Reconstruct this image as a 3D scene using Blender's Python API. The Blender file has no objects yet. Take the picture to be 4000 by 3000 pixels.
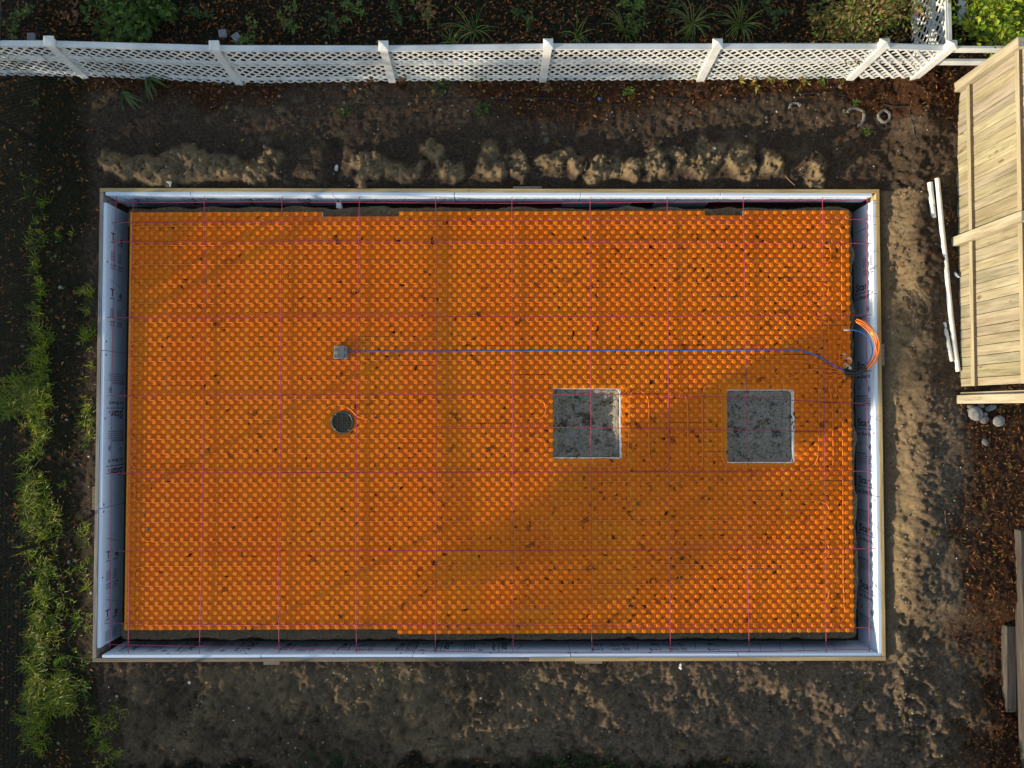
import bpy, math, random
import numpy as np
from mathutils import Matrix, Vector

random.seed(7)
RNG = np.random.default_rng(11)
SC = bpy.context.scene
COL = SC.collection

# ---------------------------------------------------------------- camera, sky, sun, exposure
F, H = 3237.0, 13.14                       # focal length (photo pixels) and flying height above the panels
NADIR = (1980.0, 1600.0)                   # where the photo looks straight down
_d = Vector(((NADIR[0] - 2000) / F, -(NADIR[1] - 1500) / F, -1)).normalized()
_z = -_d
_x = (Vector((1, 0, 0)) - _z * _z.x).normalized()
_y = _z.cross(_x)
ROT = Matrix((_x, _y, _z))
cam_data = bpy.data.cameras.new('camera')
cam_data.sensor_width = 36.0
cam_data.lens = 36.0 * F / 4000.0
cam_data.clip_end = 500.0
cam = bpy.data.objects.new('camera', cam_data)
M4 = ROT.to_4x4()
M4.translation = Vector((0, 0, H))
cam.matrix_world = M4
COL.objects.link(cam)
SC.camera = cam

SUN_EL, SUN_AZ = math.radians(8.8), math.atan2(0.47, 0.88)     # light travels towards +x, +y
LDIR = Vector((math.cos(SUN_EL) * math.cos(SUN_AZ), math.cos(SUN_EL) * math.sin(SUN_AZ), -math.sin(SUN_EL)))
world = bpy.data.worlds.new('World')
SC.world = world
world.use_nodes = True
wn = world.node_tree
sky = wn.nodes.new('ShaderNodeTexSky')
sky.sky_type = 'NISHITA'
sky.sun_disc = False
sky.sun_elevation = SUN_EL
sky.sun_rotation = math.pi * 1.5 - SUN_AZ
sky.air_density = 1.0
sky.dust_density = 0.15
sky.ozone_density = 1.0
hs = wn.nodes.new('ShaderNodeHueSaturation')          # a hazy, milky autumn sky
hs.inputs['Saturation'].default_value = 0.70
wn.links.new(sky.outputs[0], hs.inputs['Color'])
wn.links.new(hs.outputs[0], wn.nodes['Background'].inputs[0])
wn.nodes['Background'].inputs[1].default_value = 0.15
sl = bpy.data.lights.new('sun', 'SUN')
sl.energy = 3.6
sl.angle = math.radians(0.6)
sl.color = (1.0, 0.82, 0.57)
so = bpy.data.objects.new('sun', sl)
so.rotation_euler = LDIR.to_track_quat('-Z', 'Y').to_euler()
so.location = (-30, -16, 12)
COL.objects.link(so)
SC.view_settings.view_transform = 'Standard'
SC.view_settings.look = 'None'
SC.view_settings.exposure = 1.05
SC.view_settings.gamma = 1.0

# ---------------------------------------------------------------- helpers
ROTN = np.array([list(r) for r in ROT])

def ray(u, v):
    return ROT @ Vector(((u - 2000) / F, -(v - 1500) / F, -1.0))

def px(u, v, z=0.0):
    w = ray(u, v)
    t = (z - H) / w.z
    return Vector((w.x * t, w.y * t, z))

def px_on_x(u, v, X):
    w = ray(u, v); t = X / w.x
    return Vector((X, w.y * t, H + w.z * t))

def px_on_y(u, v, Y):
    w = ray(u, v); t = Y / w.y
    return Vector((w.x * t, Y, H + w.z * t))

_perm = RNG.random((256, 256))
def vnoise(x, y, seed=0):
    x = np.asarray(x, float) + seed * 17.31; y = np.asarray(y, float) + seed * 9.77
    xi = np.floor(x).astype(int); yi = np.floor(y).astype(int)
    fx = x - xi; fy = y - yi
    fx = fx * fx * (3 - 2 * fx); fy = fy * fy * (3 - 2 * fy)
    a = _perm[xi & 255, yi & 255]; b = _perm[(xi + 1) & 255, yi & 255]
    c = _perm[xi & 255, (yi + 1) & 255]; d = _perm[(xi + 1) & 255, (yi + 1) & 255]
    return (a * (1 - fx) + b * fx) * (1 - fy) + (c * (1 - fx) + d * fx) * fy

def fbm(x, y, sc, oct=4, seed=0):
    s = 0; a = 0.5; n = 0
    for i in range(oct):
        s = s + a * vnoise(np.asarray(x) * sc, np.asarray(y) * sc, seed + i * 3)
        n += a; a *= 0.5; sc *= 2.03
    return s / n

def sstep(a, b, x):
    t = np.clip((np.asarray(x, float) - a) / (b - a), 0, 1)
    return t * t * (3 - 2 * t)

class MB:
    def __init__(self):
        self.v = []; self.f = []; self.m = []; self.c = []
    def face(self, idx, mi=0, col=None):
        self.f.append(idx); self.m.append(mi); self.c.append(col)
    def box(self, p0, p1, mi=0, col=None):
        (x0, y0, z0), (x1, y1, z1) = p0, p1
        self.hexa([(x0, y0, z0), (x1, y0, z0), (x1, y1, z0), (x0, y1, z0), (x0, y0, z1), (x1, y0, z1), (x1, y1, z1), (x0, y1, z1)], mi, col)
    def hexa(self, P, mi=0, col=None, top=None):
        b = len(self.v); self.v += [tuple(p) for p in P]
        for q in ((3, 2, 1, 0), (4, 5, 6, 7), (0, 1, 5, 4), (1, 2, 6, 5), (2, 3, 7, 6), (3, 0, 4, 7)):
            self.face([b + i for i in q], top if (top is not None and q == (4, 5, 6, 7)) else mi, col)
    def bar(self, a, b, w, h, up=(0, 0, 1), mi=0, col=None):
        a = Vector(a); b = Vector(b); d = (b - a).normalized(); up = Vector(up)
        s = d.cross(up).normalized(); n = s.cross(d)
        P = []
        for p in (a, b):
            pass
        P = [a - s * w / 2 - n * h / 2, b - s * w / 2 - n * h / 2, b + s * w / 2 - n * h / 2, a + s * w / 2 - n * h / 2,
             a - s * w / 2 + n * h / 2, b - s * w / 2 + n * h / 2, b + s * w / 2 + n * h / 2, a + s * w / 2 + n * h / 2]
        P = [P[0], P[3], P[2], P[1], P[4], P[7], P[6], P[5]]
        self.hexa(P, mi, col)
    def tube(self, pts, r, n=8, mi=0, col=None, caps=True, hollow=False):
        pts = [Vector(p) for p in pts]; b = len(self.v); k = len(pts)
        rs = r if isinstance(r, (list, tuple)) else [r] * k
        prev = None
        for i, p in enumerate(pts):
            d = (pts[min(i + 1, k - 1)] - pts[max(i - 1, 0)]).normalized()
            ref = Vector((0, 0, 1)) if abs(d.z) < 0.95 else Vector((1, 0, 0))
            s = d.cross(ref).normalized()
            if prev is not None and s.dot(prev) < 0: s = -s
            prev = s
            t = s.cross(d)
            for j in range(n):
                a = 2 * math.pi * j / n
                self.v.append(tuple(p + (s * math.cos(a) + t * math.sin(a)) * rs[i]))
        for i in range(k - 1):
            for j in range(n):
                j2 = (j + 1) % n
                self.face([b + i * n + j, b + i * n + j2, b + (i + 1) * n + j2, b + (i + 1) * n + j], mi, col)
        if caps:
            c = len(self.v); self.v += self.v[b:b + n] + self.v[b + (k - 1) * n:b + k * n]
            self.face([c + j for j in range(n)][::-1], mi, col)
            self.face([c + n + j for j in range(n)], mi, col)
    def leaf(self, p, d, n, L, W, col, fold=0.15, mi=0):
        """a pointed leaf: p base, d direction, n normal"""
        d = d.normalized(); s = d.cross(n)
        if s.length < 1e-5: s = d.orthogonal()
        s.normalize(); n = s.cross(d)
        b = len(self.v)
        m = p + d * L * 0.45
        self.v += [tuple(p), tuple(m + s * W / 2 + n * fold * W), tuple(p + d * L), tuple(m - s * W / 2 + n * fold * W), tuple(m - n * fold * W * .3)]
        self.face([b, b + 1, b + 2, b + 4], mi, col); self.face([b, b + 4, b + 2, b + 3], mi, col)
    def build(self, name, mats, parent=None, smooth=False, loc=None):
        me = bpy.data.meshes.new(name)
        me.from_pydata(self.v, [], self.f)
        mats = mats if isinstance(mats, (list, tuple)) else [mats]
        for m in mats: me.materials.append(m)
        if any(self.m): me.polygons.foreach_set('material_index', self.m)
        if smooth: me.polygons.foreach_set('use_smooth', [True] * len(self.f))
        if any(c is not None for c in self.c):
            ca = me.color_attributes.new('Col', 'FLOAT_COLOR', 'CORNER')
            arr = np.ones((len(me.loops), 4), np.float32)
            cnt = [len(f) for f in self.f]
            cc = np.array([c if c is not None else (.5, .5, .5) for c in self.c], np.float32)
            arr[:, :3] = np.repeat(cc, cnt, axis=0)
            ca.data.foreach_set('color', arr.ravel())
        me.update()
        o = bpy.data.objects.new(name, me)
        COL.objects.link(o)
        if parent is not None: o.parent = parent
        if loc is not None: o.location = loc
        return o

def tag(o, label=None, cat=None, group=None, kind=None):
    if label: o['label'] = label
    if cat: o['category'] = cat
    if group: o['group'] = group
    if kind: o['kind'] = kind
    return o

def thing(name, label, cat, loc=(0, 0, 0), group=None):
    o = bpy.data.objects.new(name, None); COL.objects.link(o); o.location = loc
    o.empty_display_size = 0.1
    return tag(o, label, cat, group)

def rel(o, p):
    return Vector(p) - Vector(o.location)

def jit(c, a=0.15):
    k = 1 + random.uniform(-a, a)
    return tuple(max(0.002, x * k * (1 + random.uniform(-a, a) * .5)) for x in c)

# ---------------------------------------------------------------- materials
def new_mat(name):
    m = bpy.data.materials.new(name); m.use_nodes = True
    nt = m.node_tree; b = nt.nodes['Principled BSDF']
    return m, nt, b

def ramp(nt, fac, stops):
    r = nt.nodes.new('ShaderNodeValToRGB')
    el = r.color_ramp.elements
    while len(el) < len(stops): el.new(0.5)
    for e, (p, c) in zip(el, stops):
        e.position = p; e.color = (*c, 1) if len(c) == 3 else c
    nt.links.new(fac, r.inputs[0])
    return r.outputs[0]

def noise(nt, scale, detail=4, rough=0.6, vec=None, stretch=None, coord='Object'):
    n = nt.nodes.new('ShaderNodeTexNoise')
    n.inputs['Scale'].default_value = scale; n.inputs['Detail'].default_value = detail; n.inputs['Roughness'].default_value = rough
    tc = nt.nodes.new('ShaderNodeTexCoord'); src = tc.outputs[coord]
    if vec is not None: src = vec
    if stretch:
        mp = nt.nodes.new('ShaderNodeMapping'); mp.inputs['Scale'].default_value = stretch
        nt.links.new(src, mp.inputs[0]); src = mp.outputs[0]
    nt.links.new(src, n.inputs['Vector'])
    return n.outputs['Fac']

def bump(nt, b, h, dist=0.01, strength=0.6):
    bp = nt.nodes.new('ShaderNodeBump'); bp.inputs['Distance'].default_value = dist; bp.inputs['Strength'].default_value = strength
    nt.links.new(h, bp.inputs['Height']); nt.links.new(bp.outputs[0], b.inputs['Normal'])

def mixc(nt, fac, a, b, mode='MIX'):
    m = nt.nodes.new('ShaderNodeMix'); m.data_type = 'RGBA'; m.blend_type = mode
    for s, val in ((m.inputs['Factor'], fac), (m.inputs['A'], a), (m.inputs['B'], b)):
        if isinstance(val, (int, float)): s.default_value = val
        elif isinstance(val, tuple): s.default_value = (*val, 1)
        else: nt.links.new(val, s)
    return m.outputs['Result']

def simple(name, c1, c2, scale=8, rough=0.6, stretch=None, bd=0.0, spec=0.4, detail=4, lo=0.35, hi=0.65):
    m, nt, b = new_mat(name)
    n = noise(nt, scale, detail, stretch=stretch)
    nt.links.new(ramp(nt, n, [(lo, c1), (hi, c2)]), b.inputs['Base Color'])
    b.inputs['Roughness'].default_value = rough
    b.inputs['Specular IOR Level'].default_value = spec
    if bd: bump(nt, b, n, bd)
    return m

def colour_mat(name, rough=0.6, trans=0.0, spec=0.3):
    m, nt, b = new_mat(name)
    a = nt.nodes.new('ShaderNodeVertexColor'); a.layer_name = 'Col'
    nt.links.new(a.outputs[0], b.inputs['Base Color'])
    b.inputs['Roughness'].default_value = rough; b.inputs['Specular IOR Level'].default_value = spec
    if trans:
        t = nt.nodes.new('ShaderNodeBsdfTranslucent'); nt.links.new(a.outputs[0], t.inputs[0])
        mx = nt.nodes.new('ShaderNodeMixShader'); mx.inputs[0].default_value = trans
        nt.links.new(b.outputs[0], mx.inputs[1]); nt.links.new(t.outputs[0], mx.inputs[2])
        nt.links.new(mx.outputs[0], nt.nodes['Material Output'].inputs[0])
    return m

LEAF = colour_mat('leaf', 0.5, 0.3)
LITTER = colour_mat('dry_leaf', 0.8, 0.0, 0.1)
STONE = simple('stone', (.10, .10, .105), (.24, .24, .235), 14, 0.85, bd=.004)
VINYL = simple('white_vinyl', (.47, .50, .50), (.64, .66, .67), 2.2, 0.42, detail=6, lo=.30, hi=.55)
PVC = simple('white_pipe', (.55, .55, .53), (.78, .79, .78), 6, 0.45)
FOAM = simple('foam', (.62, .73, .90), (.67, .78, .91), 1.2, 0.6)
EPS = simple('white_foam_core', (.72, .73, .72), (.82, .82, .80), 60, 0.8)
INK = simple('ink', (.02, .02, .025), (.05, .05, .055), 30, 0.6)
BLACKP = simple('black_plastic', (.012, .012, .013), (.025, .025, .026), 5, 0.3)
DARKGREEN = simple('drain_plastic', (.016, .035, .033), (.028, .05, .046), 12, 0.45)
BARK = simple('bark', (.07, .05, .035), (.16, .12, .09), 9, 0.9, stretch=(1, 1, .2), bd=.02)
STEMM = simple('stem', (.10, .07, .04), (.20, .14, .08), 20, 0.8)
ROOT = simple('stump_wood', (.07, .065, .062), (.20, .19, .18), 25, 0.85, bd=.006)
PEX = simple('orange_pex', (.70, .175, .015), (.78, .20, .02), 3, 0.35)
BLUE = simple('blue_pex', (.015, .095, .42), (.03, .15, .52), 3, 0.4)
PINK = simple('pink_fibreglass', (.30, .022, .065), (.40, .045, .11), 9, 0.45)
GREENTAPE = simple('green_tape', (.25, .8, .02), (.3, .9, .03), 9, 0.5)
STEEL = simple('metal', (.45, .45, .46), (.65, .65, .66), 20, 0.35)
REDCLOTH = simple('red_plastic', (.55, .10, .08), (.72, .2, .15), 8, 0.6)
BLUEBIT = simple('blue_plastic', (.04, .16, .5), (.08, .3, .7), 8, 0.5)
SOILFACE = simple('soil_face', (.05, .04, .03), (.12, .10, .075), 12, 0.95, bd=.03)

def wood_mat(name, c1, c2, c3, axis, rough=0.75, boards=False):
    st = [28, 28, 28]; st[axis] = 1.6
    m, nt, b = new_mat(name)
    n1 = noise(nt, 1.0, 6, 0.65, stretch=tuple(st))
    st2 = [5, 5, 5]; st2[axis] = .8
    n2 = noise(nt, 1.0, 3, 0.5, stretch=tuple(st2))
    c = ramp(nt, n1, [(.30, c1), (.5, c2), (.72, c3)])
    c = mixc(nt, ramp(nt, n2, [(.38, (0, 0, 0)), (.68, (.55, .55, .55))]), c, c1)
    if boards:
        va = nt.nodes.new('ShaderNodeVertexColor'); va.layer_name = 'Col'
        c = mixc(nt, 1.0, c, va.outputs[0], 'MULTIPLY')
        n3 = noise(nt, 1.0, 2, 0.5, stretch=(7, 7, 2.2))
        c = mixc(nt, ramp(nt, n3, [(.70, (0, 0, 0)), (.74, (.8, .8, .8))]), c, (.12, .08, .045))
    nt.links.new(c, b.inputs['Base Color'])
    b.inputs['Roughness'].default_value = rough; b.inputs['Specular IOR Level'].default_value = 0.2
    bump(nt, b, n1, .003, .5)
    return m
FENCEW = wood_mat('fence_wood', (.21, .18, .12), (.39, .35, .255), (.48, .44, .345), 2)
BOARDW = wood_mat('board_wood', (.17, .15, .10), (.33, .30, .22), (.43, .395, .30), 2, boards=True)
RAILW = wood_mat('rail_wood', (.22, .19, .115), (.36, .32, .215), (.44, .40, .28), 1)
FORMX = wood_mat('form_wood_x', (.30, .20, .09), (.52, .38, .18), (.64, .50, .28), 0)
FORMY = wood_mat('form_wood_y', (.30, .20, .09), (.55, .40, .17), (.66, .50, .26), 1)
GREYX = wood_mat('weathered_wood_x', (.13, .10, .07), (.24, .19, .14), (.33, .27, .21), 0)
GREYY = wood_mat('weathered_wood_y', (.16, .13, .11), (.30, .26, .23), (.40, .35, .31), 1)
OLDY = wood_mat('old_timber', (.03, .026, .024), (.07, .06, .055), (.12, .105, .095), 1)
RAILTOP = simple('rail_top', (.10, .075, .05), (.17, .12, .08), 20, 0.9)

# orange film of the floor panels: each panel a little different, dusty in places
ORANGE, nt, b = new_mat('orange_film')
oi = nt.nodes.new('ShaderNodeObjectInfo')
geo = nt.nodes.new('ShaderNodeNewGeometry')
pc = ramp(nt, oi.outputs['Random'], [(0.0, (.74, .178, .005)), (.5, (.79, .195, .005)), (1.0, (.76, .215, .006))])
nz = noise(nt, 0.7, 3, vec=geo.outputs['Position'])
pc = mixc(nt, ramp(nt, nz, [(.4, (0, 0, 0)), (.7, (.2, .2, .2))]), pc, (.80, .25, .03))
nz2 = noise(nt, 9, 5, .7, vec=geo.outputs['Position'])
pc = mixc(nt, ramp(nt, nz2, [(.60, (0, 0, 0)), (.80, (.35, .35, .35))]), pc, (.45, .14, .02))
# film overlap along the left edge shows yellower
tc = nt.nodes.new('ShaderNodeTexCoord'); sx = nt.nodes.new('ShaderNodeSeparateXYZ')
nt.links.new(tc.outputs['Object'], sx.inputs[0])
edge = ramp(nt, sx.outputs[0], [(0.0, (.75, .75, .75)), (.026, (.75, .75, .75)), (.030, (0, 0, 0))])
pc = mixc(nt, edge, pc, (.86, .36, .012))
nt.links.new(pc, b.inputs['Base Color'])
b.inputs['Roughness'].default_value = 0.42
b.inputs['Specular IOR Level'].default_value = 0.22
b.inputs['Coat Weight'].default_value = 0.0

# ---------------------------------------------------------------- ground
XL, XR, YT, YB = -6.418, 5.905, 3.492, -3.908          # outside of the formwork
PANEL_Z = 0.0
colx0 = px(497, 1650).x; colw = (px(3210, 1650).x - px(497, 1650).x) / 18
RP = (px(2000, 840.4).y - px(2000, 2450).y) / ((2450 - 840.4) / 18.93)   # knob row pitch
Y0 = px(2000, 840.4).y
PXR = px(3325, 1650).x
PYT = Y0 + 0.5 * RP
PITS = [(px(2160, 1520), px(2422, 1787)), (px(2838, 1525), px(3098, 1805))]
PITS = [(a.x, b_.x, b_.y, a.y) for a, b_ in PITS]      # x0, x1, y0, y1

def rectd(x, y, x0, x1, y0, y1):
    """signed distance to a rectangle, negative inside"""
    dx = np.maximum(x0 - x, x - x1); dy = np.maximum(y0 - y, y - y1)
    return np.where((dx > 0) & (dy > 0), np.hypot(np.maximum(dx, 0), np.maximum(dy, 0)), np.maximum(dx, dy))

MOUNDS = [(470, 655, 70, 55), (600, 650, 120, 60), (760, 640, 110, 62), (900, 655, 120, 55), (1040, 645, 80, 58), (1430, 650, 70, 55), (1560, 662, 85, 40), (1690, 622, 42, 66), (1770, 650, 45, 46), (1910, 622, 55, 66), (2020, 642, 66, 42),
          (2180, 622, 64, 52), (2265, 640, 40, 46), (2370, 640, 58, 62), (2480, 652, 48, 44), (2560, 640, 42, 60), (2660, 602, 48, 44), (2770, 640, 85, 70), (2900, 642, 55, 52), (3010, 640, 46, 50), (3190, 650, 56, 55)]
MOUNDS = [(px(u, v, .15), ru * .004, rv * .004) for u, v, ru, rv in MOUNDS]
def mounds(x, y):
    """the loose heaps of sand dug out along the lattice side: 0 outside, 1 on top"""
    m = np.zeros(np.broadcast(x, y).shape)
    wx = (fbm(x, y, 2.8, 5, 90) - .5) * .62; wy = (fbm(x, y, 2.8, 5, 95) - .5) * .50
    for c, rx, ry in MOUNDS:
        d = np.sqrt(((x + wx - c.x) / rx) ** 2 + ((y + wy - c.y) / ry) ** 2)
        m = np.maximum(m, 1 - sstep(.30, 1.50, d))
    return m

def gz(x, y):
    x = np.asarray(x, float); y = np.asarray(y, float)
    n1 = fbm(x, y, 1.1, 4, 1); n2 = fbm(x, y, 3.2, 4, 2); n3 = fbm(x, y, 9.0, 3, 5)
    tn = y - YT; te = x - XR; ts = YB - y; tw = XL - x
    base = 0.06 + 0.05 * (n1 - .5) + 0.03 * (n3 - .5)
    n4 = fbm(x, y, 19.0, 2, 44)
    base = base + .036 * (n4 - .5)
    # north: heaps of excavated sand, then a level bed up to the fence
    md = mounds(x, y)
    nb = .15 * md * (.45 + 1.1 * n2) + .10 * md * (n3 - .5) + .12 * md * (n4 - .5) + .03 * sstep(.1, .25, tn) * (1 - sstep(.5, .8, tn)) + sstep(.4, 1.7, tn) * .14 + .03 * (n3 - .5)
    nb = nb - .10 * np.exp(-((x + 2.72) / .12) ** 2) * (1 - sstep(.75, .9, tn)) * sstep(.05, .15, tn)
    # east bank
    eb = sstep(.10 + .10 * (n2 - .3), .62 + .15 * (n1 - .5), te) * .27 * sstep(-3.6, -2.9, y)
    elump = np.clip(fbm(x, y, 1.5, 5, 61) - .46, 0, 1)
    eb = eb * .9 + (.30 * elump + .10 * (n2 - .5) + .09 * (n3 - .5) + .04 * (n4 - .5)) * sstep(.08, .25, te) * (1 - sstep(.5, 1.3, te + .7 * (n1 - .5))) + .04 * (n2 - .5) * sstep(.05, .3, te)
    # south: trampled sand
    rid = np.abs(fbm(x, y, 2.6, 4, 12) - .5) * 2
    sb = sstep(.0, .5, ts) * (.13 * (n2 - .5) + (.08 + .09 * sstep(1.5, -2.5, x)) * (.3 - rid) + .10 * (n3 - .5) + .03 * (n4 - .5) + .28 * np.clip(fbm(x, y, 1.6, 4, 71) - .5, 0, 1)) * sstep(-6.4, -5.9, x)
    sb += sstep(.5, 1.6, ts) * .08
    wb = sstep(0, .3, tw) * (.05 * (n1 - .5) - .03)
    out = base + np.maximum(nb, -.09) * (tn > 0) + np.maximum(eb, -.06) * (te > 0) + sb * (ts > 0) + wb * (tw > 0)
    far = sstep(9, 14, np.hypot(x, y))
    out = out * (1 - far) + .12 * far
    # inside the formwork: trench, and the mound under the panels
    ins = rectd(x, y, XL + .055, XR - .055, YB + .055, YT - .055)
    wob = (.05 + .11 * fbm(x, y, 3.0, 4, 20)) * np.where((x < colx0 + .1) & (y < PYT - .2) & (y > PYT - 85 * RP), .35, 1.0)
    dp = rectd(x, y, colx0, PXR, PYT - 87 * RP, PYT) - wob
    tr = -.66 + .05 * n3
    mound = -.075 - .02 * n3
    inz = mound + (tr - mound) * sstep(-.02, .12, dp) + .03 * (n4 - .5)
    for (a, b_, c, d) in PITS:
        q = rectd(x, y, a, b_, c, d)
        inz = inz - (.055 + .03 * n3) * (1 - sstep(-.09 - .06 * n2, -.02, q))
    return np.where(ins < 0, inz, out)

def axis(lo, hi, step, far):
    a = list(np.arange(lo, hi + 1e-6, step)); s = step
    r = [hi]; l = [lo]
    while r[-1] < far:
        s *= 1.25; r.append(r[-1] + s); l.append(l[-1] - s)
    return np.array(l[:0:-1] + a + r[1:])

gx = axis(-8.6, 8.6, .022, 90); gy = axis(-6.8, 6.9, .022, 90)
GX, GY = np.meshgrid(gx, gy, indexing='ij')
GZ = gz(GX, GY)
nx, ny = len(gx), len(gy)
verts = np.stack([GX.ravel(), GY.ravel(), GZ.ravel()], 1)
ii = np.arange(nx * ny).reshape(nx, ny)
quads = np.stack([ii[:-1, :-1].ravel(), ii[1:, :-1].ravel(), ii[1:, 1:].ravel(), ii[:-1, 1:].ravel()], 1)
gm = bpy.data.meshes.new('ground')
gm.vertices.add(len(verts)); gm.vertices.foreach_set('co', verts.astype(np.float32).ravel())
gm.loops.add(quads.size); gm.loops.foreach_set('vertex_index', quads.astype(np.int32).ravel())
gm.polygons.add(len(quads)); gm.polygons.foreach_set('loop_start', np.arange(0, quads.size, 4, dtype=np.int32))
gm.polygons.foreach_set('loop_total', np.full(len(quads), 4, np.int32))
gm.polygons.foreach_set('use_smooth', np.ones(len(quads), bool))
gm.update(calc_edges=True)

def zones(x, y):
    """what the ground is made of: mulch, lawn, pale sand"""
    w = fbm(x, y, .9, 4, 31) - .5; w2 = fbm(x, y, 3.0, 4, 33) - .5
    mul = sstep(.95, 1.5, (x - XR) + .9 * w + .5 * w2)                     # east side
    mul = np.maximum(mul, sstep(1.05, 1.45, (y - YT) + .9 * w + .4 * w2 - .35 * sstep(3, -4, x)))   # along the fence
    mul = np.where((y < -3.2), sstep(1.0, 1.9, (x - XR) + 1.8 * w + .8 * w2), mul)
    lawn = sstep(.05, .45, (XL - x) + .5 * w + .2 * w2)
    lawn = np.maximum(lawn, sstep(.3, .5, -(x - XL) + .5 + .4 * w) * (y < YB))
    lawn = np.maximum(lawn, sstep(.0, .25, (-5.35 - y) + .6 * w + .5 * w2 - .0) * (x < 4))
    beyond = sstep(5.3, 5.7, y + .2 * w)
    sand = sstep(.05, .75, mounds(x, y) + 1.1 * (fbm(x, y, 6, 4, 37) - .5)) * (y > YT)
    sand = np.maximum(sand, sstep(0, .15, x - XR) * (1 - sstep(.42, .75, x - XR + .8 * w + .4 * w2)) * (y < YT))
    sand = np.maximum(sand, .6 * sstep(0, .2, YB - y) * sstep(-6.2, -5.8, x) * (.25 + .9 * sstep(-.15, .2, w)))
    grey = sstep(.0, .2, YB - y) * sstep(-1.0, 2.5, x + 3 * w - 1.5 * (y + 5)) * (1 - mul)
    grey = np.maximum(grey, .8 * sstep(.3, .6, x - XR) * (1 - mul) * sstep(2.5, .5, y + 2 * w) * (y < YT))
    return np.clip(mul, 0, 1), np.clip(lawn, 0, 1), np.clip(sand * (1 - lawn) * (1 - mul), 0, 1), np.clip(beyond, 0, 1), np.clip(grey, 0, 1)

mul, lawn, sand, beyond, grey = zones(GX, GY)
inside = rectd(GX, GY, XL + .055, XR - .055, YB + .055, YT - .055) < 0
cA = np.zeros((nx * ny, 4), np.float32); cB = np.zeros((nx * ny, 4), np.float32)
mul = np.where(inside, 0, mul); lawn = np.where(inside, 0, lawn); sand = np.where(inside, .85 - .6 * sstep(.14, .28, rectd(GX, GY, colx0, PXR, PYT - 87 * RP, PYT)), sand)
cA[:, 0] = mul.ravel(); cA[:, 1] = lawn.ravel(); cA[:, 2] = sand.ravel(); cA[:, 3] = 1
dpz = rectd(GX, GY, colx0, PXR, PYT - 87 * RP, PYT)
pit = np.zeros_like(GX)
for (a, b_, c, d) in PITS: pit = np.maximum(pit, (rectd(GX, GY, a, b_, c, d) < .03) * 1.0)
cB[:, 0] = np.where(inside, 0, beyond).ravel(); cB[:, 1] = np.maximum(np.where(inside, .45, grey), pit).ravel(); cB[:, 2] = pit.ravel(); cB[:, 3] = 1
for nm, arr in (('zoneA', cA), ('zoneB', cB)):
    ca = gm.color_attributes.new(nm, 'FLOAT_COLOR', 'POINT'); ca.data.foreach_set('color', arr.ravel())

GROUND, nt, b = new_mat('ground')
def vc(nm):
    a = nt.nodes.new('ShaderNodeVertexColor'); a.layer_name = nm
    s = nt.nodes.new('ShaderNodeSeparateColor'); nt.links.new(a.outputs[0], s.inputs[0]); return s.outputs
za, zb = vc('zoneA'), vc('zoneB')
nf = noise(nt, 22, 6, .7); nm_ = noise(nt, 3.2, 5, .65); nl = noise(nt, 70, 3, .6)
soil = ramp(nt, nf, [(.30, (.028, .019, .013)), (.50, (.064, .045, .031)), (.72, (.115, .085, .062))])
sandc = ramp(nt, nf, [(.28, (.12, .085, .045)), (.50, (.26, .19, .105)), (.75, (.36, .28, .17))])
sandc = mixc(nt, ramp(nt, nm_, [(.35, (0, 0, 0)), (.65, (.6, .6, .6))]), sandc, (.16, .115, .075))
greyc = ramp(nt, nf, [(.30, (.062, .043, .028)), (.50, (.135, .098, .066)), (.75, (.25, .19, .13))])
mulc = ramp(nt, nf, [(.30, (0.0144, 0.0072, 0.0040)), (.52, (0.0480, 0.0208, 0.0096)), (.72, (0.1040, 0.0496, 0.0224))])
lawnc = ramp(nt, nf, [(.30, (0.0070, 0.0084, 0.0042)), (.55, (0.0245, 0.0224, 0.0098)), (.8, (0.0490, 0.0385, 0.0210))])
bey = ramp(nt, nf, [(.30, (0.0060, 0.0060, 0.0036)), (.55, (0.0180, 0.0168, 0.0084)), (.8, (0.0450, 0.0330, 0.0180))])
c = mixc(nt, za[2], soil, sandc)
c = mixc(nt, zb[1], c, greyc)
c = mixc(nt, za[0], c, mulc)
c = mixc(nt, za[1], c, lawnc)
c = mixc(nt, zb[0], c, bey)
pitc = ramp(nt, nf, [(.28, (.21, .18, .14)), (.5, (.34, .30, .24)), (.75, (.46, .42, .35))])
pc_ = mixc(nt, ramp(nt, noise(nt, 5, 6, .75), [(.545, (0, 0, 0)), (.62, (.85, .85, .85))]), pitc, (.03, .028, .025))
c = mixc(nt, zb[2], c, pc_)

c = mixc(nt, ramp(nt, nl, [(.66, (0, 0, 0)), (.74, (.5, .5, .5))]), c, (.30, .27, .23))
nt.links.new(c, b.inputs['Base Color'])
b.inputs['Roughness'].default_value = 0.95; b.inputs['Specular IOR Level'].default_value = 0.15
hsum = nt.nodes.new('ShaderNodeMath'); hsum.operation = 'ADD'
nt.links.new(nf, hsum.inputs[0]); nt.links.new(nl, hsum.inputs[1])
bump(nt, b, hsum.outputs[0], .035, .9)
gm.materials.append(GROUND)
ground = bpy.data.objects.new('ground', gm); COL.objects.link(ground); ground['kind'] = 'structure'

def pg(u, v):
    """the ground point seen at a photo pixel"""
    z = .1
    for _ in range(5):
        p = px(u, v, z); z = float(gz(p.x, p.y))
    return Vector((p.x, p.y, z))

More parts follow.
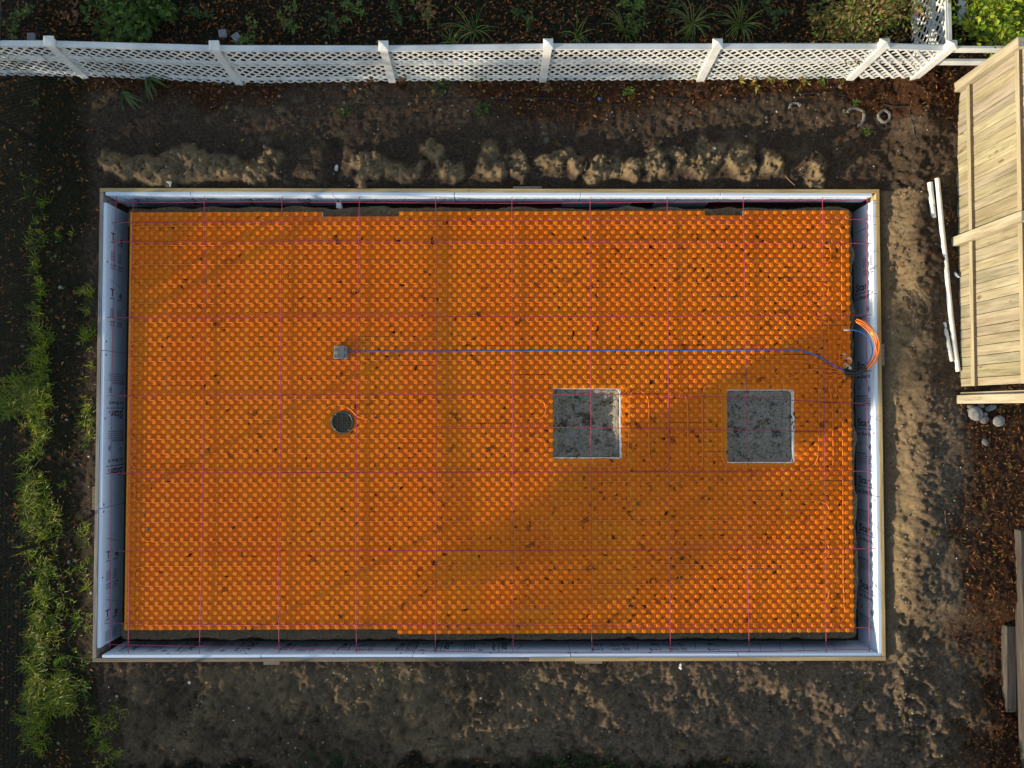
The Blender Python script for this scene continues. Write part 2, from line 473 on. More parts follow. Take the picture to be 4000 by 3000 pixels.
# ---------------------------------------------------------------- formwork and insulation boards
WALL_T = 0.14
WT, FT = 0.058, 0.052
fw = thing('formwork', 'long rectangular timber formwork frame standing round the orange floor', 'formwork', ((XL + XR) / 2, (YT + YB) / 2, 0))
def fbox(name, p0, p1, m, label=None):
    mb = MB(); mb.box(rel(fw, p0), rel(fw, p1)); o = mb.build(name, m, fw)
    if label: o['label'] = label
    bv = o.modifiers.new('b', 'BEVEL'); bv.width = .004; bv.segments = 2
    return o
fbox('form_board', (XL, YB + WT, -.3), (XL + WT, YT - WT, WALL_T), GREYY, 'grey weathered form board on the lawn side')
fbox('form_board', (XR - WT, YB + WT, -.3), (XR, YT - WT, WALL_T), FORMY)
fbox('form_board', (XL, YT - WT, -.3), (-.6, YT, WALL_T + .002), FORMX)
fbox('form_board', (-.598, YT - WT, -.3), (XR, YT, WALL_T), FORMX)
fbox('form_board', (XL, YB, -.3), (.35, YB + WT, WALL_T), GREYX)
fbox('form_board', (.352, YB, -.3), (XR, YB + WT, WALL_T + .003), FORMX)
for u, v, w_, h_ in ((369, 1945, .05, .36), (1062, 2596, .25, .05), (2300, 2599, .42, .04), (3453, 1385, .05, .34), (2060, 731, .45, .04)):
    p = px(u, v, .1)
    if abs(p.x - XL) < .2: p.x = XL - w_ / 2 - .003
    elif abs(p.x - XR) < .2: p.x = XR + w_ / 2 + .003
    elif p.y < 0: p.y = YB - h_ / 2 - .003
    else: p.y = YT + h_ / 2 + .003
    fbox('stake', (p.x - w_ / 2, p.y - h_ / 2, -.3), (p.x + w_ / 2, p.y + h_ / 2, .12), GREYX)

# lettering: glyph outlines of the built-in font as flat meshes
_txt = {}
def glyphs(s):
    if s not in _txt:
        cu = bpy.data.curves.new('t', 'FONT'); cu.body = s; cu.size = 1; cu.resolution_u = 3; cu.offset = .012
        o = bpy.data.objects.new('t', cu); COL.objects.link(o)
        dg = bpy.context.evaluated_depsgraph_get()
        me = bpy.data.meshes.new_from_object(o.evaluated_get(dg))
        _txt[s] = ([v.co.copy() for v in me.vertices], [list(p.vertices) for p in me.polygons])
        bpy.data.objects.remove(o); bpy.data.meshes.remove(me)
    return _txt[s]

def put_text(mb, s, org, ax, ay, size, sx=1.0):
    sx *= 1.55
    vs, fs = glyphs(s); b0 = len(mb.v)
    for v in vs: mb.v.append(tuple(org + ax * v.x * size * sx + ay * v.y * size))
    for f_ in fs: mb.face([b0 + i for i in f_])

def put_rect(mb, org, ax, ay, w, h):
    b0 = len(mb.v)
    mb.v += [tuple(org), tuple(org + ax * w), tuple(org + ax * w + ay * h), tuple(org + ay * h)]
    mb.face([b0, b0 + 1, b0 + 2, b0 + 3])

IXL, IXR, IYT, IYB = XL + WT + FT, XR - WT - FT, YT - WT - FT, YB + WT + FT     # inner faces
AXES = {'left': (Vector((0, 0, -1)), Vector((0, 1, 0)), Vector((1, 0, 0))),
        'right': (Vector((0, 0, 1)), Vector((0, 1, 0)), Vector((-1, 0, 0))),
        'top': (Vector((0, 0, -1)), Vector((1, 0, 0)), Vector((0, -1, 0))),
        'bottom': (Vector((0, 0, -1)), Vector((-1, 0, 0)), Vector((0, 1, 0)))}
def board(side, a, b_, z0, z1, label, marks, proud=0.0, cut=None):
    """an insulation board on one side of the formwork from a to b along it; marks = list of (kind, position along, flip)"""
    g = .002
    if side == 'left': p0, p1 = (XL + WT + g, a, z0), (IXL + proud, b_, z1)
    if side == 'right': p0, p1 = (IXR - proud, a, z0), (XR - WT - g, b_, z1)
    if side == 'top': p0, p1 = (a, IYT - proud, z0), (b_, YT - WT - g, z1)
    if side == 'bottom': p0, p1 = (a, YB + WT + g, z0), (b_, IYB + proud, z1)
    loc = Vector([(p0[i] + p1[i]) / 2 for i in range(3)]); loc.z = z0
    mb = MB(); mb.box(Vector(p0) - loc, Vector(p1) - loc)
    o = mb.build('insulation_board', FOAM, None, loc=loc); tag(o, label, 'insulation board', 'foam boards lining the formwork')
    bv = o.modifiers.new('b', 'BEVEL'); bv.width = .006; bv.segments = 2
    ax, ay, nrm = AXES[side]
    pm = MB()
    def at(s, z):
        if side == 'left': q = Vector((IXL + proud, s, z))
        elif side == 'right': q = Vector((IXR - proud, s, z))
        elif side == 'top': q = Vector((s, IYT - proud, z))
        else: q = Vector((s, IYB + proud, z))
        return q + nrm * .0025 - loc
    for kind, s, flip in marks:
        k = -1 if flip else 1
        X, Y = ax * k, ay * k
        if kind == 'the':          # heading printed across the joint of two strips, the middle letter lost in it
            o_ = at(s, -.02 if not flip else -.44)
            put_text(pm, 'T', o_ - X * .0, X, Y, .17, .9)
            put_text(pm, 'e', o_ + X * .30 - Y * .01, X, Y, .17, .9)
            put_rect(pm, o_ - Y * .045, X, Y, .14, .012); put_rect(pm, o_ + X * .24 - Y * .05, X, Y, .16, .012)
        if kind == 'the2':
            o_ = at(s, -.06 if not flip else -.44)
            put_text(pm, 'The', o_, X, Y, .17, 1.0)
            put_rect(pm, o_ - Y * .06, X, Y, .42, .012)
        if kind in ('star', 'star_faint'):
            o_ = at(s, -.46 if (side == 'right') != flip else -.46)
            o_ = at(s, -.52)
            put_text(pm, 'Star.', o_, X, Y, .17, 1.0)
            put_rect(pm, o_ - Y * .05 - X * .06, X, Y, .62, .010)
            put_text(pm, 'on Board', o_ - Y * .15 - X * .02, X, Y, .085, 1.0)
            put_text(pm, '2"', o_ - Y * .33 + X * .03, X, Y, .07, 1.0)
            for q in range(20):     # the ring of the mark
                a0, a1 = 2 * math.pi * q / 20, 2 * math.pi * (q + 1) / 20
                cc = o_ - Y * .33 + X * .45; b0 = len(pm.v)
                for rr, aa in ((.045, a0), (.045, a1), (.036, a1), (.036, a0)):
                    pm.v.append(tuple(cc + X * math.cos(aa) * rr + Y * math.sin(aa) * rr))
                pm.face([b0, b0 + 1, b0 + 2, b0 + 3])
            put_text(pm, 'x', o_ - Y * .352 + X * .405, X, Y, .085, 1.0)
            put_text(pm, 'TERMITE RESISTANCE', o_ - Y * .46 - X * .05, X, Y, .042, .68)
            for q in range(4): put_rect(pm, o_ - Y * (.49 + .035 * q) - X * .05, X, Y, .56, .007)
        if kind == 'table':
            for q in range(2):
                o_ = at(s, -.02 - .24 * q if not flip else -.2 - .22 * q)
                for r_ in range(5): put_rect(pm, o_ + X * .01 - Y * .035 * r_, X, Y, .13, .006)
                for r_ in range(4): put_rect(pm, o_ + X * (.01 + .04 * r_) - Y * .14, X, Y, .005, .14)
                put_text(pm, 'ASTM', o_ - Y * .22, X, Y, .045, 1.0); put_text(pm, 'C578', o_ - Y * .27, X, Y, .045, 1.0)
        if kind == 'tick':
            put_rect(pm, at(s, -.02), Vector((ax.x, ax.y, ax.z)) * .96 + ay * -.25, ay, .45, .006)
        if kind == 'dot':
            c0 = at(s, .085)
            b0 = len(pm.v)
            for q in range(10): pm.v.append(tuple(c0 + ax * math.cos(q * .628) * .018 + ay * math.sin(q * .628) * .018))
            pm.face([b0 + q for q in range(10)])
    if pm.f:
        p = pm.build('printing', INK, o)
    return o

LY = lambda v: px_on_x(440, v, IXL).y
RY = lambda v: px_on_x(3380, v, IXR).y
TX = lambda u: px_on_y(u, 790, IYT).x
BX = lambda u: px_on_y(u, 2530, IYB).x
top_in = IYT; bot_in = IYB
board('left', LY(1372), IYT - .12, -.62, 0.135, 'pale blue-white foam board lining the corner by lattice fence and lawn',
      [('the', LY(938), 0), ('the', LY(1157), 0), ('table', LY(985), 0), ('table', LY(1208), 0), ('tick', LY(870), 0), ('tick', LY(1095), 0), ('dot', LY(795), 0), ('dot', LY(1030), 0), ('dot', LY(1338), 0), ('the', LY(1365), 0)][:-1])
board('left', LY(1975), LY(1374), -.62, 0.133, 'foam board with upside-down lettering on the lawn side of the formwork',
      [('star', LY(1605) , 1), ('star', LY(1830), 1), ('tick', LY(1610), 0), ('tick', LY(1835), 0), ('dot', LY(1390), 0), ('dot', LY(1634), 0), ('dot', LY(1962), 0)])
board('left', IYB + .1, LY(1977), -.62, 0.130, 'foam board on the lawn side nearest the trampled grey earth',
      [('the', LY(2175), 0), ('the', LY(2400), 0), ('table', LY(2225), 0), ('table', LY(2455), 0), ('tick', LY(2095), 0), ('tick', LY(2330), 0), ('dot', LY(1990), 0), ('dot', LY(2240), 0), ('dot', LY(2525), 0)])
board('right', RY(890), IYT - .07, -.62, 0.135, 'short foam board by the corner nearest the sawn stumps',
      [('tick', RY(800), 0), ('tick', RY(850), 0)])
board('right', RY(1155), RY(892), -.62, 0.137, 'foam board above the loops of orange pipe ends',
      [('table', RY(1010), 0), ('star', RY(1130), 0), ('tick', RY(985), 0), ('dot', RY(1150), 0)])
board('right', RY(1928), RY(1157), -.62, 0.134, 'long foam board beside the black pipe sleeves',
      [('star', RY(1440), 0), ('star', RY(1665), 0), ('star', RY(1890), 0), ('tick', RY(1625), 0), ('tick', RY(1845), 0)][:4] + [('dot', RY(1690), 0)])
board('right', IYB + .004, RY(1930), -.62, 0.136, 'foam board with clear grey lettering opposite the old sleepers',
      [('star', RY(2078), 0), ('star', RY(2300), 0), ('tick', RY(2035), 0), ('tick', RY(2262), 0), ('dot', RY(1945), 0), ('dot', RY(2268), 0)])
zt = -.27
board('top', XL + WT + .03, TX(785), -.62, 0.135, 'foam board behind the first pink rods at the lawn and lattice corner',
      [('the2', TX(528), 0), ('the2', TX(748), 0), ('table', TX(625), 0), ('tick', TX(600), 0), ('tick', TX(800), 0)][:4])
board('top', TX(787), TX(1322), -.56, 0.134, 'foam board left of the peeling pipe in the far trench',
      [('the2', TX(968), 0), ('the2', TX(1192), 0), ('table', TX(1080), 0), ('tick', TX(1110), 0), ('table', TX(860), 0)])
board('top', TX(1324), TX(1780), zt, 0.136, 'foam board right of the peeling pipe, dark earth showing below it',
      [('the2', TX(1415), 0), ('the2', TX(1640), 0)][:0] + [('tick', TX(1480), 0), ('tick', TX(1590), 0), ('tick', TX(1745), 0)])
board('top', TX(1782), TX(2260), zt + .005, 0.133, 'narrow foam board over the dark middle of the far trench',
      [('tick', TX(1840), 0), ('tick', TX(2050), 0), ('tick', TX(2215), 0)])
board('top', TX(2262), TX(2790), zt, 0.135, 'narrow foam board above two lower foam offcuts in the far trench',
      [('tick', TX(2355), 0), ('tick', TX(2580), 0)])
board('top', TX(2792), XR - WT - FT - .004, zt + .004, 0.137, 'narrow foam board on the lattice side nearest the wooden fence',
      [('tick', TX(2910), 0), ('tick', TX(3110), 0)])
def mini(side, spots):
    return [('tick', s, 0) for s in spots]
board('top', TX(2200), TX(2470), -.60, zt - .004, 'longer foam offcut standing in the far trench under the lined edge', [('tick', TX(2230), 0), ('tick', TX(2400), 0)], .003)
board('top', TX(2562), TX(2770), -.60, zt - .004, 'shorter foam offcut standing in the far trench under the lined edge', [('tick', TX(2640), 0), ('tick', TX(2740), 0)], .003)
board('bottom', XL + WT + .09, BX(1045), -.62, 0.136, 'foam board with big lettering in the corner of lawn and trampled earth',
      [('star', BX(520), 1), ('star', BX(740), 1), ('star', BX(965), 1), ('dot', BX(690), 0), ('dot', BX(985), 0)])
board('bottom', BX(1047), BX(1622), -.60, 0.134, 'foam board reading The three times along the near trench',
      [('the2', BX(1130), 0), ('the2', BX(1352), 0), ('the2', BX(1578), 0), ('table', BX(1170), 0), ('table', BX(1395), 0), ('tick', BX(1270), 0), ('tick', BX(1490), 0), ('dot', BX(1320), 0), ('dot', BX(1575), 0)])
board('bottom', BX(1624), BX(2222), -.60, 0.136, 'foam board under the middle pink rods along the near trench',
      [('star', BX(1735), 1), ('star', BX(1960), 1), ('tick', BX(1795), 0), ('tick', BX(2018), 0), ('dot', BX(1660), 0), ('dot', BX(1918), 0), ('dot', BX(2215), 0)])
board('bottom', BX(2224), BX(2860), -.60, 0.133, 'foam board with split lettering along the near trench',
      [('the', BX(2340), 0), ('the', BX(2565), 0), ('the', BX(2790), 0), ('table', BX(2390), 0), ('table', BX(2612), 0), ('tick', BX(2480), 0), ('tick', BX(2705), 0), ('dot', BX(2243), 0), ('dot', BX(2528), 0)])
board('bottom', BX(2862), XR - WT - .008, -.60, 0.130, 'foam board in the near corner towards the old sleepers',
      [('tick', BX(2960), 0), ('tick', BX(3040), 0), ('tick', BX(3130), 0), ('tick', BX(3250), 0), ('dot', BX(3420), 0)])

# ---------------------------------------------------------------- orange floor panels
KN = 12
def knob(mb, cx, cy, n=KN):
    prof = [(.0345, 0.0), (.0335, .012), (.0318, .032), (.0290, .0385), (.0225, .0400), (.012, .0392)]
    b0 = len(mb.v)
    for r, z in prof:
        for j in range(n):
            a = 2 * math.pi * j / n
            mb.v.append((cx + r * math.cos(a), cy + r * math.sin(a), z))
    for i in range(len(prof) - 1):
        for j in range(n):
            j2 = (j + 1) % n
            mb.face([b0 + i * n + j, b0 + i * n + j2, b0 + (i + 1) * n + j2, b0 + (i + 1) * n + j], 0)
    t = b0 + (len(prof) - 1) * n
    mb.face([t + j for j in range(n)], 0)
    # small gripping lugs at the foot
    for a in (math.radians(215), math.radians(35)):
        ca, sa = math.cos(a), math.sin(a); q = Vector((cx + ca * .036, cy + sa * .036, .0))
        s_ = Vector((-sa, ca, 0)); o_ = Vector((ca, sa, 0)); b1 = len(mb.v)
        mb.v += [tuple(q - o_ * .006 - s_ * .012), tuple(q + o_ * .012), tuple(q - o_ * .006 + s_ * .012), tuple(q - o_ * .006 + Vector((0, 0, .022)))]
        mb.face([b1, b1 + 1, b1 + 3], 0); mb.face([b1 + 1, b1 + 2, b1 + 3], 0)

DRAIN = px(1338, 1649, .03); BLOCK = px(1332, 1377, .05)
PT = .06
def rect_minus(rs, h):
    out = []
    for (a, b_, c, d) in rs:
        x0, x1, y0, y1 = h
        if x1 <= a or x0 >= b_ or y1 <= c or y0 >= d: out.append((a, b_, c, d)); continue
        if x0 > a: out.append((a, x0, c, d))
        if x1 < b_: out.append((x1, b_, c, d))
        m0, m1 = max(a, x0), min(b_, x1)
        if y0 > c: out.append((m0, m1, c, y0))
        if y1 < d: out.append((m0, m1, y1, d))
    return out

ORD = 'first second third fourth fifth sixth seventh eighth ninth tenth eleventh twelfth thirteenth fourteenth fifteenth sixteenth seventeenth eighteenth nineteenth'.split()
first = [14, 4, 8, 12, 6, 6, 10, 16, 6, 12, 2, 10, 16, 6, 12, 2, 10, 14, 8]
starts = [0, 0, 0, 0, 0, 1, 1, 0, 0, 0, 0, 0, 0, 0, 0, 1, 0, 0, 0]
ends = [86, 86, 86, 86, 86, 86, 86, 87, 87, 87, 87, 87, 87, 87, 87, 87, 87, 87, 87]
shared = {}
for c in range(19):
    X0 = colx0 + c * colw
    X1 = min(X0 + colw, PXR) if c == 18 else X0 + colw
    r = starts[c]; nxt = first[c]; k = 0
    if nxt <= r: nxt += 16
    while r < ends[c]:
        e = min(nxt, ends[c])
        yc = Y0 + (.0043 - .0023 * r / 86) * (X0 - colx0)
        yt, yb = yc + RP * (.5 - r), yc + RP * (.5 - e)
        gp = .0015
        rects = [(X0 + gp, X1 - gp, yb + gp, yt - gp)]
        hit = False
        for h in PITS:
            q = rect_minus(rects, h)
            if q != rects: hit = True
            rects = q
        near = any(X0 - .3 < p.x < X1 + .3 and yb - .3 < p.y < yt + .3 for p in (DRAIN, BLOCK)) or hit
        if rects:
            full = (e - r == 16 and r % 2 == 0 and c < 18 and not near)
            zj = random.uniform(-.0015, .0015)
            loc = (X0, yt, PANEL_Z + zj)
            def mk():
                mb = MB()
                for (a, b_, cc, d) in rects:
                    a, b_, cc, d = a - X0, b_ - X0, cc - yt, d - yt
                    mb.hexa([(a, cc, -PT), (b_, cc, -PT), (b_, d, -PT), (a, d, -PT), (a, cc, 0), (b_, cc, 0), (b_, d, 0), (a, d, 0)], 1, None, top=0)
                for (a, b_, cc, d) in rects:
                    for h in PITS:
                        for edge_, on in (('r', abs(a - h[1]) < 1e-6 and d > h[2] and cc < h[3]), ('t', abs(cc - h[3]) < 1e-6 and b_ > h[0] and a < h[1]), ('b', abs(d - h[2]) < 1e-6 and b_ > h[0] and a < h[1])):
                            if not on: continue
                            wl = {'r': .024, 't': .010, 'b': .012}[edge_]
                            lo_, hi_ = (max(cc, h[2]), min(d, h[3])) if edge_ == 'r' else (max(a, h[0]), min(b_, h[1]))
                            m_ = max(2, int((hi_ - lo_) / .03)); b0 = len(mb.v)
                            for q in range(m_ + 1):
                                t_ = lo_ + (hi_ - lo_) * q / m_; w_ = wl * random.uniform(.5, 1.25)
                                if edge_ == 'r': pr = ((a + .0005, t_), (a + w_, t_))
                                elif edge_ == 't': pr = ((t_, cc + .0005), (t_, cc + w_))
                                else: pr = ((t_, d - .0005), (t_, d - w_))
                                mb.v += [(p_[0] - X0, p_[1] - yt, .0035) for p_ in pr]
                            for q in range(m_):
                                f_ = [b0 + 2 * q, b0 + 2 * q + 1, b0 + 2 * q + 3, b0 + 2 * q + 2]
                                mb.face(f_ if edge_ != 't' else f_[::-1], 1)
                for hi, h in enumerate(PITS):
                    for qx, qy, sx_, sy_ in ((h[0], h[2], 1, 1), (h[1], h[2], -1, 1), (h[0], h[3], 1, -1), (h[1], h[3], -1, -1)):
                        if hi == 0 and (sx_, sy_) != (-1, -1): continue
                        if not (X0 < qx <= X1 and yb < qy <= yt): continue
                        R_ = .07; b0 = len(mb.v); cc_ = (qx + sx_ * R_, qy + sy_ * R_)
                        arc = [(cc_[0] - sx_ * R_ * math.cos(t_ * math.pi / 10), cc_[1] - sy_ * R_ * math.sin(t_ * math.pi / 10)) for t_ in range(6)]
                        pts_ = [(qx, qy)] + arc
                        for z_ in (.0, -PT): mb.v += [(p_[0] - X0, p_[1] - yt, z_ - .0005) for p_ in pts_]
                        fl = sx_ * sy_ > 0
                        tri = list(range(b0, b0 + 7)); mb.face(tri if fl else tri[::-1], 0)
                        for t_ in range(1, 6): mb.face([b0 + t_, b0 + t_ + 1, b0 + 7 + t_ + 1, b0 + 7 + t_], 1)
                for rr in range(r, e):
                    yy = yc - RP * rr
                    off = .057 if rr % 2 == 0 else .057 + .0766
                    for q in range(4):
                        xx = X0 + off + q * .1531 * colw / .6124
                        if xx > X1 - .006: continue
                        if any(h[0] - .04 < xx < h[1] + .04 and h[2] - .04 < yy < h[3] + .04 for h in PITS): continue
                        if math.hypot(xx - DRAIN.x, yy - DRAIN.y) < .23 or (abs(xx - BLOCK.x) < .12 and abs(yy - BLOCK.y) < .12): continue
                        knob(mb, xx - X0, yy - yt)
                return mb.build('studded_mat', [ORANGE, EPS])
            if full and 'p' in shared:
                o = shared['p'].copy(); COL.objects.link(o)
            else:
                o = mk()
                if full: shared['p'] = o
            o.location = loc
            o['kind'] = 'thing'; tag(o, f'orange studded floor mat, {ORD[c]} column from the lawn side, {ORD[k]} from the lattice side', 'floor mat', 'orange studded floor mats')
            if hit: o['label'] = f'orange studded floor mat cut for a square pit, {ORD[c]} column from lawn, {ORD[k]} from lattice'
        k += 1
        r = e; nxt = e + 16

# ---------------------------------------------------------------- heating tubes
TZ, TR = .024, .0105
def rnd_path(pts, rad, z=TZ, n=6):
    """polyline in photo pixels with its corners rounded (rad in metres)"""
    P = [px(u, v, z) for u, v in pts]
    for i in range(len(P) - 1):                      # long runs lie midway between two rows of studs
        a, b_ = P[i], P[i + 1]
        if abs(a.x - b_.x) > 1.5 and abs(a.y - b_.y) < .12:
            ks = []
            for q in (a, b_):
                k = 0
                for _ in range(4): k = (Y0 + (.0043 - .0023 * k / 86) * (q.x - colx0 - colw / 2) - q.y) / RP
                ks.append(k)
            k = math.floor(sum(ks) / 2) + .5
            for q in (a, b_): q.y = Y0 + (.0043 - .0023 * k / 86) * (q.x - colx0 - colw / 2) - RP * k
    out = [P[0]]
    for i in range(1, len(P) - 1):
        a, b_, c = P[i - 1], P[i], P[i + 1]
        d1, d2 = (a - b_), (c - b_)
        r = min(rad, d1.length * .499, d2.length * .499)
        p, q = b_ + d1.normalized() * r, b_ + d2.normalized() * r
        for k in range(n + 1):
            t = k / n
            out.append(p * (1 - t) ** 2 + b_ * 2 * t * (1 - t) + q * t * t)
    out.append(P[-1])
    return out

def snake(path, wig=.004):
    return [p + Vector((0, random.uniform(-wig, wig), 0)) if 0 < i < len(path) - 1 else p for i, p in enumerate(path)]

def tube_thing(name, label, cat, pts, rad=.16, group=None, mat=PEX, r=TR, z=TZ):
    mb = MB(); mb.tube(rnd_path(pts, rad, z), r, 7)
    return tag(mb.build(name, mat, None, True), label, cat, group)

MAN = (3298, 1452)
G = 'orange heating tubes laid between the studs'
tube_thing('heating_tube', 'orange heating tube looping in the rows nearest the lattice fence', 'heating tube',
           [MAN, (3275, 1420), (3288, 1330), (3288, 885), (3230, 877), (560, 887), (518, 890), (512, 925), (518, 962), (560, 963), (3200, 952), (3246, 960), (3246, 1025), (3200, 1026.7),
            (560, 1037), (514, 1040), (508, 1075), (514, 1110), (560, 1113), (3190, 1101.7), (3236, 1110), (3236, 1170), (3190, 1177), (1560, 1185)], .15, G)
tube_thing('heating_tube', 'orange heating tube in the rows between the lattice side and the blue pipe', 'heating tube',
           [(1560, 1185), (560, 1188), (512, 1190), (505, 1225), (512, 1262), (560, 1264), (3190, 1252), (3236, 1260), (3236, 1322), (3190, 1328),
            (560, 1339), (510, 1342), (503, 1376), (510, 1412), (560, 1414.5), (3020, 1404), (3150, 1410), MAN], .15, G)
tube_thing('heating_tube', 'orange heating tube bending round the green-black drain cover', 'heating tube',
           [(3298, 1456), (3160, 1440), (3090, 1478), (2600, 1480), (560, 1490), (516, 1494), (508, 1527), (516, 1562), (570, 1565), (2080, 1559), (2122, 1563), (2136, 1598), (2122, 1632), (2080, 1636),
            (1404, 1636), (1362, 1590), (1308, 1578), (1262, 1600), (1222, 1638), (560, 1641), (516, 1645), (508, 1680), (516, 1714), (570, 1717), (2080, 1711), (2122, 1715), (2137, 1740), (2122, 1768), (2080, 1771),
            (560, 1773), (518, 1777), (511, 1800), (518, 1826), (560, 1829), (1800, 1826), (2420, 1822), (2455, 1800), (2459, 1560), (2466, 1530), (2497, 1522), (2530, 1545), (2535, 1580), (2535, 1780), (2552, 1822), (2580, 1828), (2607, 1815), (2612, 1770)], .11, G)
tube_thing('heating_tube', 'orange heating tube in upright loops between the two square pits', 'heating tube',
           [(2612, 1769), (2610, 1560), (2618, 1530), (2645, 1522), (2680, 1545), (2686, 1590), (2688, 1800), (2702, 1840), (2718, 1842), (2740, 1830), (2745, 1790), (2742, 1545), (2752, 1512), (2775, 1502), (2808, 1520), (2819, 1560), (2820, 1790), (2840, 1828), (2862, 1842), (3140, 1840), (3190, 1810), (3199, 1760), (3199, 1510), (3205, 1478), (3250, 1462), (3300, 1458)], .10, G)
tube_thing('heating_tube', 'orange heating tube in the middle rows between pits and near trench', 'heating tube',
           [(3300, 1464), (3250, 1472), (3236, 1510), (3252, 1570), (3256, 1820), (3225, 1872), (3180, 1880), (560, 1886.5), (520, 1890), (530, 1925), (522, 1957), (570, 1961.5), (3200, 1956), (3240, 1975), (3240, 2015), (3200, 2031),
            (570, 2038), (540, 2045), (545, 2078), (560, 2112), (600, 2115), (3200, 2108), (3240, 2130), (3238, 2170), (3195, 2203), (560, 2210), (530, 2220)], .13, G)
tube_thing('heating_tube', 'orange heating tube in the last rows above the near trench', 'heating tube',
           [(3302, 1470), (3275, 1490), (3262, 1520), (3292, 1580), (3294, 2300), (3302, 2400), (3285, 2433), (3250, 2436), (560, 2441), (525, 2430), (520, 2400), (528, 2366), (570, 2363), (3190, 2358), (3236, 2345), (3240, 2300), (3200, 2282),
            (560, 2286), (528, 2278), (522, 2250), (530, 2221)], .12, G)
bp = [px(u, v, TZ + .010) for u, v in ((1352, 1373), (1500, 1372.5), (1700, 1373), (1900, 1371), (2100, 1370), (2400, 1369), (2700, 1369), (3000, 1366), (3080, 1366), (3120, 1369), (3160, 1378), (3200, 1393), (3240, 1416), (3275, 1438), (3302, 1450))]
mb = MB(); mb.tube(bp, .0115, 8)
bt = tag(mb.build('blue_tube', BLUE, None, True), 'long blue tube running from the taped block to the black sleeves', 'pipe')

# pipe ends that come up out of the black sleeves and lie over the formwork
def bez(P, n=22):
    P = [Vector(p) for p in P]; out = []
    P = [2 * P[0] - P[1]] + P + [2 * P[-1] - P[-2]]
    for i in range(1, len(P) - 2):
        a, b_, c, d = P[i - 1:i + 3]
        for k in range(n // 3):
            t = k / (n // 3)
            out.append(.5 * ((2 * b_) + (c - a) * t + (2 * a - 5 * b_ + 4 * c - d) * t * t + (3 * b_ - a - 3 * c + d) * t ** 3))
    out.append(P[-2]); return out
def up(u, v, z): return px(u, v, z)
ends = [((3384, 1438, .20), (3412, 1405, .34), (3426, 1370, .44), (3424, 1330, .50), (3405, 1290, .50), (3378, 1262, .48), (3345, 1246, .46)),
        ((3386, 1440, .21), (3418, 1408, .36), (3434, 1365, .47), (3430, 1322, .54), (3412, 1288, .55), (3385, 1260, .53), (3350, 1247, .51)),
        ((3382, 1437, .23), (3408, 1402, .38), (3420, 1360, .48), (3417, 1325, .53), (3400, 1294, .54), (3375, 1268, .52), (3341, 1252, .50)),
        ((3388, 1442, .18), (3420, 1412, .30), (3431, 1372, .40), (3427, 1338, .45), (3410, 1302, .45), (3382, 1273, .43), (3348, 1255, .41)),
        ((3390, 1443, .17), (3422, 1410, .28), (3428, 1378, .36), (3421, 1345, .41), (3404, 1312, .41), (3378, 1280, .39), (3344, 1258, .37)),
        ((3386, 1444, .24), (3415, 1414, .40), (3425, 1384, .50), (3420, 1350, .56), (3408, 1318, .58), (3382, 1285, .56), (3346, 1256, .54))]
wh = ['topmost of the orange ends, lying inmost', 'outermost', 'innermost', 'second from outside', 'lowest', 'thickest looking']
for i, e in enumerate(ends):
    mb = MB(); mb.tube(bez([up(*q) for q in e]), .0085, 8)
    o = mb.build('tube_end', PEX, None, True)
    tag(o, 'orange pipe end curving out of the black sleeves and back over the formwork', 'pipe end', 'bundle of orange pipe ends')
    if i == 2:
        pth = bez([up(*q) for q in e]); k = len(pth) * 6 // 10
        m2 = MB(); m2.tube(pth[k:k + 3], .0125, 8); m2.build('green_tape', GREENTAPE, o)
mb = MB(); pth = bez([up(*q) for q in ((3380, 1430, .22), (3400, 1405, .30), (3408, 1370, .36), (3402, 1338, .38), (3385, 1312, .38), (3358, 1295, .37), (3325, 1288, .36), (3312, 1288, .36))])
mb.tube(pth, .0095, 8); o = mb.build('tube_end', BLUE, None, True); tag(o, 'blue pipe end with metal clip, curving inside the orange loops', 'pipe end')
m2 = MB(); m2.tube([up(3318, 1288, .36), up(3308, 1288.5, .36), up(3297, 1289, .36)], [.012, .015, .011], 8); m2.build('metal_clip', STEEL, o)
G = 'black curved pipe sleeves at the floor edge'
for i, (du, dv, zz) in enumerate(((0, -8, .035), (0, 0, .05), (2, 7, .045), (4, 14, .03), (-1, 4, .09), (2, 12, .085))):
    P = [(3300 + du, 1449 + dv, .02 + zz * .3), (3315 + du, 1454 + dv, zz), (3340 + du, 1455 + dv * .9, .06 + zz), (3365 + du, 1447 + dv * .8, .11 + zz), (3382 + du, 1434 + dv * .6, .16 + zz)]
    mb = MB(); mb.tube(bez([up(*q) for q in P]), .0155, 10)
    o = mb.build('pipe_sleeve', BLACKP, None, True); tag(o, 'black curved sleeve guiding pipes up at the edge of the floor', 'pipe sleeve', G)

# torn film patches showing white foam beside the sleeves
for i, (u, v, r) in enumerate(((3297, 1392, .045), (3281, 1412, .03), (3317, 1408, .05), (3303, 1432, .05), (3299, 1470, .03), (3318, 1440, .04))):
    mb = MB(); c0 = px(u, v, .0035); b0 = []
    for q in range(14):
        a = q / 14 * 6.283; rr = r * (1 + .35 * (random.random() - .5))
        mb.v.append((c0.x + rr * math.cos(a), c0.y + rr * 1.1 * math.sin(a), .0035)); mb.v.append((c0.x + rr * math.cos(a), c0.y + rr * 1.1 * math.sin(a), .0005))
    mb.face([2 * q for q in range(14)])
    for q in range(14): mb.face([2 * q, 2 * q + 1, (2 * q + 3) % 28, (2 * q + 2) % 28])
    tag(mb.build('foam_patch', EPS), 'torn white foam scrap lying on the orange panels beside the black sleeves', 'foam scrap', 'white foam scraps by the sleeves')

